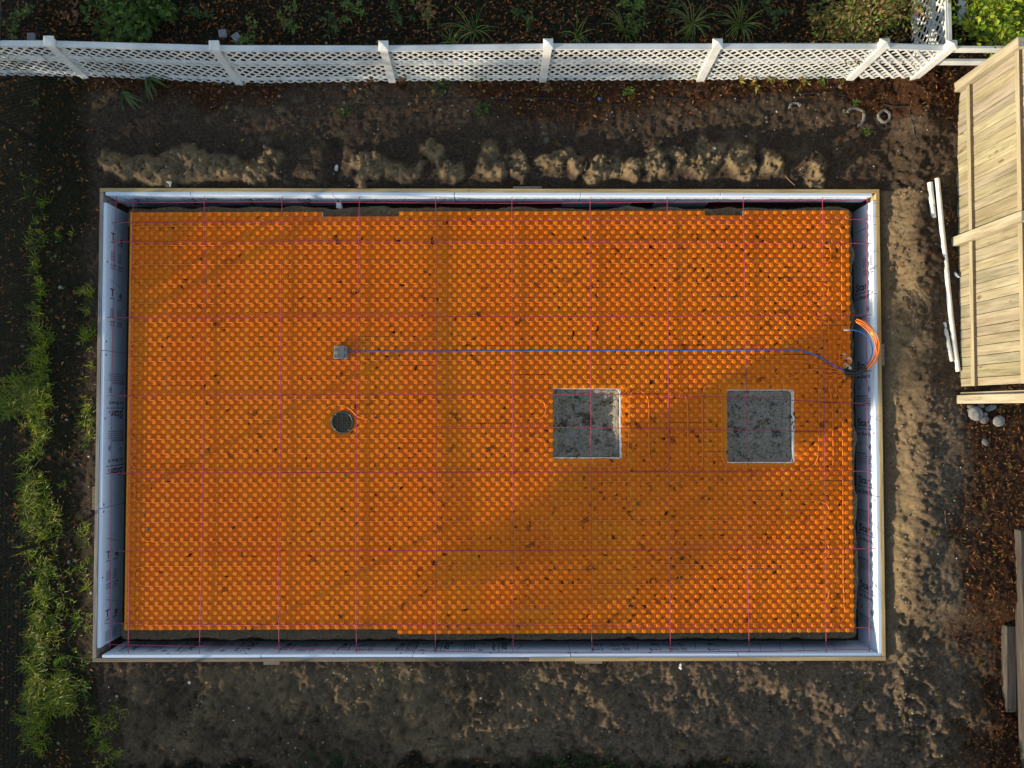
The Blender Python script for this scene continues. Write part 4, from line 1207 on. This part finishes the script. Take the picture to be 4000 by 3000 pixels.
shrub('shrub', 'low green shrub under the bright one, right by the white rails', 'shrub', 3800, 120, .38, .25, 420, .065, .045, GREENS['mid'] + GREENS['bright'][:1], nc=16, rc=.14, zoff=.03)

def long_leaves(name, label, cat, u, v, n, L, W, pal, spread=1.0, h=.5, group=None, droop=.6, toward=None):
    p = pg(u, v); mb = MB()
    for _ in range(n):
        a = random.uniform(0, 6.28) if toward is None else toward + random.uniform(-.8, .8)
        l = L * random.uniform(.6, 1.15); w = W * random.uniform(.7, 1.2); c = jit(random.choice(pal), .2)
        d = Vector((math.cos(a), math.sin(a), 0)); sd = Vector((-math.sin(a), math.cos(a), 0)); b0 = len(mb.v); k = 6
        base = Vector((random.uniform(-.04, .04), random.uniform(-.04, .04), -.01))
        for i in range(k + 1):
            t = i / k
            q = base + d * l * spread * t + Vector((0, 0, h * l * (math.sin(min(t * 1.1, 1) * 1.9)) - droop * l * t * t * .6 * h))
            q.z = max(q.z, .004)
            ww = w * (1 - t ** 2.2) * (.5 + .5 * min(1, t * 4)) + .001
            mb.v += [tuple(q - sd * ww / 2), tuple(q - Vector((0, 0, ww * .2))), tuple(q + sd * ww / 2)]
        for i in range(k):
            o0 = b0 + i * 3
            cc = c if i < k - 1 else tuple(x * 1.25 for x in c)
            mb.face([o0, o0 + 3, o0 + 4, o0 + 1], 0, cc); mb.face([o0 + 1, o0 + 4, o0 + 5, o0 + 2], 0, cc)
    o = mb.build(name, LEAF, None, loc=p); return tag(o, label, cat, group)
IRIS = [(.05, .10, .03), (.07, .14, .04), (.11, .17, .06)]
long_leaves('iris_plant', 'drooping strap-leaved plant at the lattice foot near the lawn', 'plant', 582, 300, 11, .42, .045, IRIS, 1, .55, None, .7, -.9)
long_leaves('iris_plant', 'strap-leaved plant lying on the bank below the one at the lattice foot', 'plant', 478, 365, 8, .40, .045, IRIS, 1, .35, None, .7, -.8)
for i, (u, v, n, L) in enumerate(((1850, 125, 26, .45), (2700, 95, 40, .42), (2885, 100, 46, .42), (2440, 120, 26, .36), (2250, 140, 22, .3), (1760, 160, 18, .3))):
    lab = ('sparse grass tuft behind the lattice just left of mid fence', 'sunlit grass tuft behind the lattice, left one of a close pair', 'sunlit grass tuft behind the lattice, right one of a close pair',
           'dark grass tuft left of the sunlit grass pair', 'thin dry grass tuft behind the post at mid fence', 'short grass tuft hugging the lattice left of mid fence')[i]
    long_leaves('grass_tuft', lab, 'grass tuft', u, v, n, L, .014, GREENS['mid'] + [(.22, .20, .08)], 1.0, .7, 'grass tufts behind the lattice')

def weed(name, label, cat, u, v, r, h, n, L, W, pal, group=None, stems=6):
    p = pg(u, v); mb = MB()
    for s_ in range(stems):
        a = random.uniform(0, 6.28); q = Vector((math.cos(a) * r * random.uniform(.3, 1), math.sin(a) * r * random.uniform(.3, 1), h * random.uniform(.5, 1)))
        mb.tube([Vector((0, 0, -.02)), q * .5 + Vector((0, 0, h * .15)), q], [.005, .004, .002], 4, col=(.10, .075, .035))
        for _ in range(max(2, n // stems)):
            t = random.uniform(.3, 1.0); b_ = q * t + Vector((0, 0, h * .15 * (1 - t)))
            mb.leaf(b_, rdir(.3), (Vector((0, 0, 1)) + rdir(1) * .5), L * random.uniform(.6, 1.3), W * random.uniform(.7, 1.2), jit(random.choice(pal), .25))
    o = mb.build(name, LEAF, None, loc=p); return tag(o, label, cat, group)
for u, v, r, h, n, pal, lab in ((110, 70, .32, .5, 60, 'mid', 'tall leafy weed behind the lattice at the lawn end'), (60, 130, .22, .3, 40, 'mid', 'low weed touching the lattice at the lawn end'), (420, 140, .25, .2, 50, 'dark', 'low dark weed under the broad-leaved shrub'),
                             (985, 150, .28, .35, 60, 'mid', 'weed behind the lattice right of the two paving setts'), (1150, 90, .35, .35, 80, 'mid', 'leafy weed far behind the second lattice bay'), (1300, 110, .3, .35, 70, 'dark', 'dark weed behind the second lattice bay, right of a leafy one'),
                             (1400, 60, .35, .4, 90, 'mid', 'tall weed behind the lattice left of the third post'), (1560, 70, .3, .35, 80, 'dark', 'dark feathery weed behind the third lattice post'), (1680, 60, .4, .4, 110, 'autumn', 'yellowish weed patch behind the middle lattice bay'),
                             (2050, 60, .35, .3, 80, 'dark', 'dark low weed behind the lattice mid post'), (2450, 40, .3, .55, 80, 'mid', 'tall twiggy weed with pale leaves left of the sunlit tufts'), (2470, 120, .28, .4, 70, 'mid', 'leafy weed leaning on the lattice left of the sunlit tufts'),
                             (2620, 40, .35, .3, 60, 'dark', 'dark weed beyond the sunlit grass pair'), (3000, 60, .4, .35, 90, 'dark', 'dark green weed left of the reddish shrub'), (3180, 90, .25, .35, 50, 'mid', 'upright leafy weed at the edge of the reddish shrub'),
                             (3300, 130, .35, .3, 120, 'autumn', 'low green and rust weed under the reddish shrub'), (800, 60, .3, .25, 50, 'dark', 'dim weed behind the lattice beyond the setts'), (280, 60, .3, .3, 40, 'dead', 'brown dead weed between lawn-end weed and broad shrub')):
    weed('weed', lab, 'weed', u, v, r, h, n, .085, .032, GREENS[pal], 'weeds behind the lattice', 7)
for u, v, n, lab in ((2720, 280, 40, 'yellow-leaved plant against the lattice post, tallest of its row'), (2885, 300, 16, 'small yellow plant at the lattice foot, next after the tall one'), (2945, 318, 14, 'yellow plant drooping onto the mulch mid bay'),
                     (3005, 295, 18, 'yellow plant at the lattice foot left of the green rosette'), (3060, 300, 16, 'yellow plant before the widest gap of the lattice bay'), (3130, 330, 14, 'pale yellow plant over the reddish mulch near the arch stump')):
    weed('yellow_plant', lab, 'plant', u, v, .17, .28 if n > 30 else .16, n, .11, .04, GREENS['yellow'] + [(.12, .14, .03)], 'yellowing plants along the lattice foot', 5)
for u, v, r, n, pal, lab in ((2180, 280, .10, 60, 'dead', 'brown withered flower head against the lattice mid post'), (2130, 345, .13, 50, 'dead', 'withered red-brown plant on the bank below mid post'), (1450, 312, .09, 30, 'dead', 'withered brown twig plant left of the third lattice post'), (1560, 318, .13, 50, 'dead', 'withered brown plant right of the third lattice post'),
                             (2452, 370, .11, 40, 'mid', 'green leafy rosette in the litter right of the blue scrap'), (1870, 312, .12, 40, 'mid', 'green weed at the lattice foot left of mid fence'), (1730, 350, .20, 60, 'dark', 'spreading dark green weed below the lattice middle bay'), (1640, 425, .15, 30, 'dead', 'brown tuft with a yellow leaf on the bank'),
                             (1880, 430, .17, 120, 'dark', 'round very dark green clump on the bank'), (3385, 518, .09, 24, 'mid', 'small green sprig below the hook-shaped stump'), (3336, 408, .06, 20, 'mid', 'tiny green sprig above the hook-shaped stump'), (3215, 322, .11, 40, 'mid', 'green plant with an orange flower at the lattice foot'),
                             (1350, 455, .2, 40, 'dark', 'thin dark weed on the bank above the drain hole'), (640, 320, .12, 20, 'dark', 'dark weed at the lattice foot right of the strap leaves'), (335, 2680, .16, 30, 'mid', 'broad-leaved weed on the lawn near the formwork corner'), (150, 405, .07, 12, 'mid', 'round green leaf plant on the dark bank, lawn end'),
                             (1480, 2594, .06, 16, 'mid', 'tiny green weed against the near formwork')):
    weed('weed', lab, 'weed', u, v, r, .10 if pal != 'dead' else .2, n, .06, .035, GREENS[pal], None, 6)
# bare bramble twigs in front of the lattice, lawn end
for i, (u, v, u2, v2, lab) in enumerate(((120, 310, -20, 175, 'bare arching twig before the lattice, furthest to the lawn end'), (300, 330, 100, 165, 'long bare twig slanting across the first lattice post'), (470, 340, 300, 165, 'bare twig slanting across the first whole lattice bay'), (520, 300, 455, 240, 'short forked bare twig in front of the strap-leaved plant'))):
    a = pg(u, v); b_ = px(u2, v2, 1.15); mb = MB()
    mid = (a + b_) / 2 + Vector((.06, -.05, .12))
    pth = bez([a, mid, b_], 12); mb.tube(pth, [.008 - .005 * k / (len(pth) - 1) for k in range(len(pth))], 5)
    for q in range(6):
        t = random.randint(2, len(pth) - 2); d = Vector((random.uniform(-.3, .3), random.uniform(-.1, .15), random.uniform(.05, .25)))
        mb.tube([pth[t], pth[t] + d * .6 + Vector((0, 0, .02)), pth[t] + d], [.004, .003, .0015], 4)
    tag(mb.build('bare_twig', BARK, None, True), lab, 'twig', 'bare twigs before the lattice')
# a vine with one bright leaf on the lawn
p = pg(228, 2578); mb = MB()
mb.leaf(Vector((0, .03, .03)), Vector((-.3, -1, 0)), Vector((.2, .1, 1)), .13, .085, (.20, .42, .04))
pts = [pg(u, v) - p + Vector((0, 0, .03)) for u, v in ((236, 2566), (252, 2562), (272, 2558), (300, 2566), (325, 2570), (340, 2580), (362, 2583))]
mb.tube(pts, .004, 5, col=(.12, .3, .04))
tag(mb.build('vine', LEAF, None, loc=p), 'thin green vine with one bright leaf creeping to the formwork corner', 'vine')

# ---------------------------------------------------------------- grass, litter, gravel
def scatter_grass():
    spots = [(150, 2450, 40, 330, 1.2), (225, 2725, 55, 60, 2.6), (125, 2720, 26, 150, 1.6), (120, 1960, 34, 110, 1.5), (190, 1990, 40, 90, .9), (70, 1560, 70, 70, 1.7), (150, 1500, 26, 100, 1.8), (150, 1680, 30, 110, 1.1),
             (340, 1180, 18, 110, .5), (335, 1650, 18, 130, .9), (335, 1350, 16, 110, .6), (140, 1330, 34, 120, .7), (130, 1050, 30, 220, .35), (190, 850, 50, 180, .2), (240, 2400, 70, 220, .3), (130, 2850, 60, 110, .7),
             (1290, 2975, 130, 40, .9), (2230, 2985, 190, 45, .9), (2960, 2990, 60, 40, .7), (420, 2900, 60, 110, .5), (330, 2300, 30, 280, .2)]
    tot = sum(a * b_ * w for _, _, a, b_, w in spots); mb = MB(); N = 900
    pal = [(.13, .21, .008), (.21, .28, .010), (.30, .35, .015), (.07, .12, .010), (.34, .32, .05), (.05, .08, .010)]
    for u0, v0, su, sv, w in spots:
        for _ in range(int(N * su * sv * w / tot)):
            u, v = random.gauss(u0, su * .6), random.gauss(v0, sv * .6)
            if u > 365 and v < 2610: continue
            p = pg_fast(u, v)
            if XL - .06 < p.x < XR + .06 and YB - .06 < p.y < YT + .06: continue
            low = u > 600
            big = random.uniform(.6, 1.25) * (1.3 if w > 1.4 else .95) * (.5 if low else 1); tc_ = (.03, .055, .012) if low else random.choice(pal)
            for _b in range(random.randint(9, 22)):
                a = random.uniform(0, 6.28); l = random.uniform(.06, .17) * big; lean = random.uniform(.25, 1.5)
                q0 = p + Vector((random.gauss(0, .03), random.gauss(0, .03), -.005))
                d = Vector((math.cos(a) * lean, math.sin(a) * lean, 1)).normalized(); s_ = Vector((-math.sin(a), math.cos(a), 0)) * random.uniform(.003, .0065)
                c = jit(tc_ if low or random.random() < .6 else random.choice(pal), .25)
                b0 = len(mb.v); q = q0 + d * l * .55; t = q0 + d * l * .8 + Vector((math.cos(a), math.sin(a), 0)) * l * .4
                mb.v += [tuple(q0 - s_), tuple(q0 + s_), tuple(q + s_ * .8), tuple(q - s_ * .8), tuple(t)]
                mb.face([b0, b0 + 1, b0 + 2, b0 + 3], 0, c); mb.face([b0 + 3, b0 + 2, b0 + 4], 0, c)
    tag(mb.build('grass', LEAF), 'rough lawn grass growing along the fence line and bare earth edges', 'grass', None, 'stuff')

def pg_fast(u, v):
    p = px(u, v, .12); i = min(max(int(np.searchsorted(gx, p.x)) - 1, 0), nx - 2); j = min(max(int(np.searchsorted(gy, p.y)) - 1, 0), ny - 2)
    return Vector((p.x, p.y, float(max(GZ[i, j], GZ[i + 1, j + 1], GZ[i + 1, j], GZ[i, j + 1]))))
def w_fast(x, y):
    i = min(max(int(np.searchsorted(gx, x)) - 1, 0), nx - 2); j = min(max(int(np.searchsorted(gy, y)) - 1, 0), ny - 2)
    return i, j, float(max(GZ[i, j], GZ[i + 1, j + 1], GZ[i + 1, j], GZ[i, j + 1]))
scatter_grass()

def litter():
    mb = MB(); k = 0
    browns = [(.12, .045, .015), (.08, .03, .012), (.18, .065, .02), (.05, .022, .010), (.22, .085, .025), (.28, .11, .03), (.16, .09, .04), (.10, .04, .015)]
    while k < 24000:
        x, y = random.uniform(-8.4, 8.4), random.uniform(-6.6, 6.8)
        i, j, z = w_fast(x, y)
        if inside[i, j] or (XL - .05 < x < XR + .05 and YB - .05 < y < YT + .05): continue
        w = .02 + .95 * mul[i, j] + .35 * lawn[i, j] + .55 * beyond[i, j]
        if random.random() > w: continue
        k += 1
        a = random.uniform(0, 6.28); L = random.uniform(.02, .085); W = L * random.uniform(.12, .45)
        c = jit(random.choice(browns), .3)
        if random.random() < .03: c = jit((.30, .20, .03), .2)
        mb.leaf(Vector((x, y, z + random.uniform(.002, .015))), Vector((math.cos(a), math.sin(a), random.uniform(-.15, .3))), Vector((random.uniform(-.4, .4), random.uniform(-.4, .4), 1)).normalized(), L, W, c, .1)
    tag(mb.build('leaf_litter', LITTER), 'brown leaf litter and mulch strewn over the ground', 'leaf litter', None, 'stuff')
litter()

def pebbles():
    mb = MB()
    for _ in range(1500):
        x, y = random.uniform(-7.5, 7.2), random.uniform(-6.3, 6.2)
        i, j, z = w_fast(x, y)
        if (XL - .05 < x < XR + .05 and YB - .05 < y < YT + .05): continue
        r = random.uniform(.005, .014) * (1 if random.random() < .93 else 2.0)
        c = jit(random.choice([(.30, .27, .23), (.40, .37, .33), (.22, .19, .16), (.5, .48, .45)]), .2); b0 = len(mb.v)
        a0 = random.random() * 3
        mb.v += [(x, y, z + r * .8)] + [(x + r * random.uniform(.8, 1.2) * math.cos(a0 + q * 1.2566), y + r * random.uniform(.7, 1.1) * math.sin(a0 + q * 1.2566), z + r * .1) for q in range(5)]
        for q in range(5): mb.face([b0, b0 + 1 + q, b0 + 1 + (q + 1) % 5], 0, c)
    tag(mb.build('pebbles', LITTER), 'small pale pebbles scattered on the earth', 'pebbles', None, 'stuff')
pebbles()

def clods():
    mb = MB()
    for _ in range(9500):
        x, y = random.uniform(-6.6, 7.2), random.uniform(-6.3, 5.0)
        i, j, z = w_fast(x, y)
        if (XL - .05 < x < XR + .05 and YB - .05 < y < YT + .05): continue
        if random.random() > .12 + .88 * max(sand[i, j], .4 * grey[i, j]): continue
        r = random.uniform(.010, .026) * (1 if random.random() < .9 else 1.7); k = random.uniform(.6, 1.2)
        g_ = sand[i, j]; c = tuple(k * (a_ * g_ + b_ * (1 - g_)) for a_, b_ in zip((.20, .15, .09), (.07, .062, .05))); b0 = len(mb.v); a0 = random.random() * 3
        mb.v += [(x + random.uniform(-.3, .3) * r, y + random.uniform(-.3, .3) * r, z + r * random.uniform(.5, 1.0))] + [(x + r * random.uniform(.7, 1.3) * math.cos(a0 + q * 1.0472), y + r * random.uniform(.7, 1.3) * math.sin(a0 + q * 1.0472), z - .002 + r * random.uniform(0, .35)) for q in range(6)]
        for q in range(6): mb.face([b0, b0 + 1 + q, b0 + 1 + (q + 1) % 6], 0, jit(c, .1))
    tag(mb.build('clods', LITTER), 'crumbs and clods of loose earth round the formwork', 'loose earth', None, 'stuff')
clods()

def debris():
    """specks of dry leaf on the mats, thicker towards the timber fence"""
    mb = MB(); k = 0
    while k < 3600:
        x, y = random.uniform(colx0 + .05, PXR - .05), random.uniform(PYT - 86 * RP, PYT - .05)
        t = (x - colx0) / (PXR - colx0)
        if random.random() > .12 + .88 * t ** 1.2 * (.35 + 1.1 * float(vnoise(x * 1.3, y * 1.3, 4))): continue
        if any(h[0] < x < h[1] and h[2] < y < h[3] for h in PITS): continue
        k += 1; a = random.uniform(0, 6.28); L = random.uniform(.012, .04) if random.random() < .72 else random.uniform(.04, .12)
        c = jit(random.choice([(.07, .02, .006), (.10, .03, .008), (.04, .015, .007), (.14, .05, .012), (.09, .05, .02)]), .3)
        mb.leaf(Vector((x, y, .005)), Vector((math.cos(a), math.sin(a), random.uniform(0, .3))), Vector((random.uniform(-.3, .3), random.uniform(-.3, .3), 1)).normalized(), L, L * random.uniform(.15, .4), c, .1)
    for (x0, x1, y0, y1) in PITS:
        for _ in range(330):
            x, y = random.uniform(x0 + .05, x1 - .05), random.uniform(y0 + .05, y1 - .05)
            i, j, z = w_fast(x, y); a = random.uniform(0, 6.28); L = random.uniform(.015, .06)
            mb.leaf(Vector((x, y, z + .006)), Vector((math.cos(a), math.sin(a), .1)), Vector((0, 0, 1)), L, L * .35, jit(random.choice([(.12, .05, .02), (.20, .16, .05), (.05, .04, .02), (.3, .3, .3), (.10, .12, .03)]), .3), .1)
    tag(mb.build('leaf_debris', LITTER), 'dry leaf specks strewn over the orange floor and in its square pits', 'leaf debris', None, 'stuff')
debris()

def maple(mb, p, r, c, rot):
    """a five pointed leaf, slightly curled"""
    b0 = len(mb.v); n = 10; mb.v.append(tuple(p + Vector((0, 0, .004))))
    for q in range(n):
        a = rot + q * 2 * math.pi / n; rr = r * (1.0 if q % 2 == 0 else .5) * (1 if q != 5 else .3)
        mb.v.append(tuple(p + Vector((rr * math.cos(a), rr * math.sin(a), random.uniform(0, .25) * r))))
    for q in range(n): mb.face([b0, b0 + 1 + q, b0 + 1 + (q + 1) % n], 0, jit(c, .08))
def frond(mb, p, L, c, rot):
    d = Vector((math.cos(rot), math.sin(rot), 0)); s_ = Vector((-d.y, d.x, 0))
    for q in range(7):
        for sg in (-1, 1):
            mb.leaf(p + d * L * (q / 7) + Vector((0, 0, .006)), d * .5 + s_ * sg + Vector((0, 0, random.uniform(-.05, .25))), Vector((0, 0, 1)), L * .33 * random.uniform(.7, 1.1), L * .10, jit(c, .2), .1)
def fallen(kind, label, u, v, size, c, group=None, z=None):
    p = pg(u, v) if z is None else px(u, v, z)
    if z is None: p.z = w_fast(p.x, p.y)[2] + .004
    mb = MB(); (maple if kind == 'leaf' else frond)(mb, Vector((0, 0, 0)), size, c, random.uniform(0, 6.28))
    return tag(mb.build('fallen_leaf', LEAF, None, loc=p), label, 'leaf', group)
KZ = .044
for u, v, r, c, lab in ((2493, 1969, .042, (.04, .16, .04), 'bright green leaf on the shaded mats below the lit pit'), (1351, 1858, .04, (.05, .18, .02), 'green leaf on the mats below the drain cover'), (1843, 1780, .03, (.02, .07, .03), 'dark green leaf on the mats left of the lit pit'),
                        (997, 895, 0, 0, ''), (625, 897, .032, (.10, .14, .04), 'olive leaf on the mats in the corner of lawn and lattice'), (1018, 1706, .035, (.02, .05, .01), 'very dark green leaf on the mats left of the drain'), (2438, 1985, .03, (.03, .012, .01), 'near-black leaf beside the bright green leaf'),
                        (2377, 2426, .045, (.05, .01, .012), 'dark maroon leaf near the near trench, below the dark pit'), (2462, 2367, .05, (.05, .04, .012), 'dark olive leaf on the mats above the maroon one'), (1335, 1461, .05, (.10, .03, .008), 'dark red-brown leaf below the taped block'),
                        (1690, 948, .05, (.06, .015, .02), 'dark plum leaf caught under a pink rod near the far edge'), (1868, 1228, .06, (.07, .025, .01), 'dark brown leaf on the mats above the blue tube middle'), (1330, 2408, .05, (.05, .03, .02), 'dark brown leaf near the near trench below the drain'),
                        (1318, 945, .04, (.07, .02, .01), 'dark leaf under a pink rod beyond the taped block'), (1391, 1588, .05, (.05, .012, .015), 'dark plum leaf touching the rod beside the drain'), (1468, 1628, .045, (.16, .06, .03), 'rust-brown leaf right of the drain cover'),
                        (912, 2060, .04, (.04, .03, .03), 'dark curled leaf low on the lawn side mats'), (578, 2065, .045, (.08, .08, .09), 'grey crumpled leaf on the lawn side mats'), (2645, 2256, .03, (.04, .02, .03), 'dark leaf on the rod crossing the lower mats'), (2663, 2180, .05, (.05, .035, .02), 'dark ragged leaf right of the lower mats middle'),
                        (1905, 2045, .0, 0, ''), (1535, 1907, .03, (.14, .09, .12), 'greyish violet leaf on the mats below the drain, to its right'), (1695, 2200, .06, (.09, .02, .015), 'reddish dark leaf cluster by a rod low in the middle'), (840, 1268, .05, (.05, .02, .01), 'dark leaf on the mats above the taped block, lawn side')):
    if r: fallen('leaf', lab, u, v, r, c, None, KZ)
random.seed(21)
for k in range(150):
    t = random.random() ** .55
    u, v = 520 + 2750 * t, random.uniform(880, 2420)
    if any(a - 20 < u < b_ + 20 and c_ - 20 < v < d_ + 20 for a, b_, c_, d_ in ((2160, 2422, 1520, 1787), (2838, 3098, 1525, 1805), (1290, 1400, 1340, 1700))): continue
    fallen('frond', 'small dry brown leaf sprig lying on the orange mats', u, v, random.uniform(.07, .15), random.choice([(.09, .026, .006), (.12, .038, .008), (.06, .02, .007)]), 'brown leaf sprigs on the orange mats', .03)
for k in range(95):
    if random.random() < .55: u, v = random.uniform(3480, 3980), random.uniform(900, 2980)
    elif random.random() < .6: u, v = random.uniform(2400, 3900), random.uniform(2610, 2980)
    else: u, v = random.uniform(2100, 3650), random.uniform(330, 700)
    if u > 3715 and 350 < v < 1600: continue
    fallen('frond', 'small yellow-brown leaf sprig fallen on the bare earth', u, v, random.uniform(.07, .13), random.choice([(.30, .20, .02), (.22, .17, .02), (.32, .13, .02), (.22, .08, .015)]), 'leaf sprigs on the bare earth')
for k in range(46):
    if random.random() < .6: u, v = random.uniform(20, 340), random.uniform(350, 2950)
    else: u, v = random.uniform(400, 3500), random.uniform(320, 440)
    fallen('leaf', 'small pale fallen leaf on the dark lawn and bank', u, v, random.uniform(.025, .05), random.choice([(.26, .22, .16), (.34, .26, .05), (.24, .09, .03), (.36, .33, .28)]), 'pale fallen leaves on lawn and bank')
for u, v, lab in ((2275, 1722, 'yellow-green leaf sprig on the floor of the lit pit'), (2973, 1665, 'yellow leaf sprig on the floor of the dark pit')):
    fallen('frond', lab, u, v, .09, (.28, .26, .03))
for u, v, lab in ((2365, 1548, 'white torn leaf in the sunny corner of the lit pit'),):
    fallen('leaf', lab, u, v, .05, (.6, .6, .55))

# ---------------------------------------------------------------- unseen trees towards the sun; hedges and sparse trees added for shade
def shade_hedge(label, a, b_, h, wd, n, seed):
    random.seed(seed)
    a = Vector(a); b_ = Vector(b_); L = (b_ - a).length; d = (b_ - a) / L; s_ = Vector((-d.y, d.x, 0))
    o = thing('shade_hedge', label, 'shade_hedge', tuple(a)); mb = MB(); st = MB()
    for k in range(int(L / .6)):
        q = d * (k * .6 + random.uniform(-.1, .1)); st.tube([q + Vector((0, 0, -.1)), q + Vector((random.uniform(-.1, .1), random.uniform(-.1, .1), (h(k * .6) if callable(h) else h) * .6))], [.03, .015], 6)
    st.build('stems', BARK, o)
    for _ in range(n):
        t = random.uniform(0, L)
        hh = h(t) if callable(h) else h
        top = hh * (.80 + .36 * float(fbm(t, seed, .9, 3, seed)) + .10 * float(vnoise(t * 4, seed, 2)))
        z = top * (1 - random.random() ** 1.3 * .98); 
        p = d * t + s_ * random.uniform(-wd, wd) / 2 + Vector((0, 0, z))
        mb.leaf(p, rdir(.5), (s_ * random.choice((-1, 1)) + rdir(1) * .7).normalized(), .14, .09, jit(random.choice(GREENS['dark']), .2))
    mb.build('foliage', LEAF, o)
shade_hedge('unseen clipped leaf row added to shade the lawn', (-11.6, -11, .1), (-11.6, 7, .1), lambda t: .60 + .30 * float(sstep(8.6, 10.0, t)) + .30 * float(1 - sstep(2.6, 3.6, t)), .5, 10000, 3)  # added out of view to shade the lawn, lower where grass catches sun
shade_hedge('unseen ragged leaf row added to shade the trampled sand', (-20, -8.9, .1), (3, -8.9, .1), lambda t: 1.33 - .13 * float(sstep(9.5, 13.5, t)), .6, 14000, 5)  # added out of view; its ragged top breaks up the sun on the sand
def tree(label, s_, u_, z0, z1, r, n, trunk_r=.06, seed=1, nc=30):
    random.seed(seed)
    ca, sa = math.cos(SUN_AZ), math.sin(SUN_AZ)
    o = thing('tree', label, 'tree', (s_ * ca - u_ * sa, s_ * sa + u_ * ca, .1)); st = MB()
    smp = clumps(0, 0, z0, r * .75, r * .75, (z1 - z0) * .8, nc, r * .38)
    st.tube([Vector((0, 0, -.2)), Vector((.03, 0, z0 * .6)), Vector((0, .03, z1 * .8))], [trunk_r, trunk_r * .8, trunk_r * .3], 8)
    for c, _ in smp.centres: st.tube([Vector((0, 0, z0 * .9 + random.uniform(0, .3))), c * .6 + Vector((0, 0, z0 * .35)), c], [trunk_r * .35, trunk_r * .2, .006], 5)
    st.build('trunk', BARK, o)
    mb = MB(); foliage(mb, n, smp, .15, .10, GREENS['dark'] + GREENS['mid']); mb.build('crown', LEAF, o)
tree('young round tree standing alone off the lawn corner', -14, -1.95, 2.1, 3.4, .74, 5200, .05, 5, 38)
tree('unseen thin low tree added to soften the shade on the mats', -15.5, -3.1, 2.15, 3.0, .75, 420, .04, 6, 16)  # added out of view to soften the round tree's shade
tree('broad dark tree off the far end of the lawn', -15, 6.9, 2.0, 4.3, 2.2, 5200, .14, 8, 50)
tree('unseen slim sparse tree added to extend the dapple on the lattice', -15.5, 4.1, 2.7, 4.1, 1.0, 900, .07, 9, 22)  # added out of view to carry broken shade further along the lattice
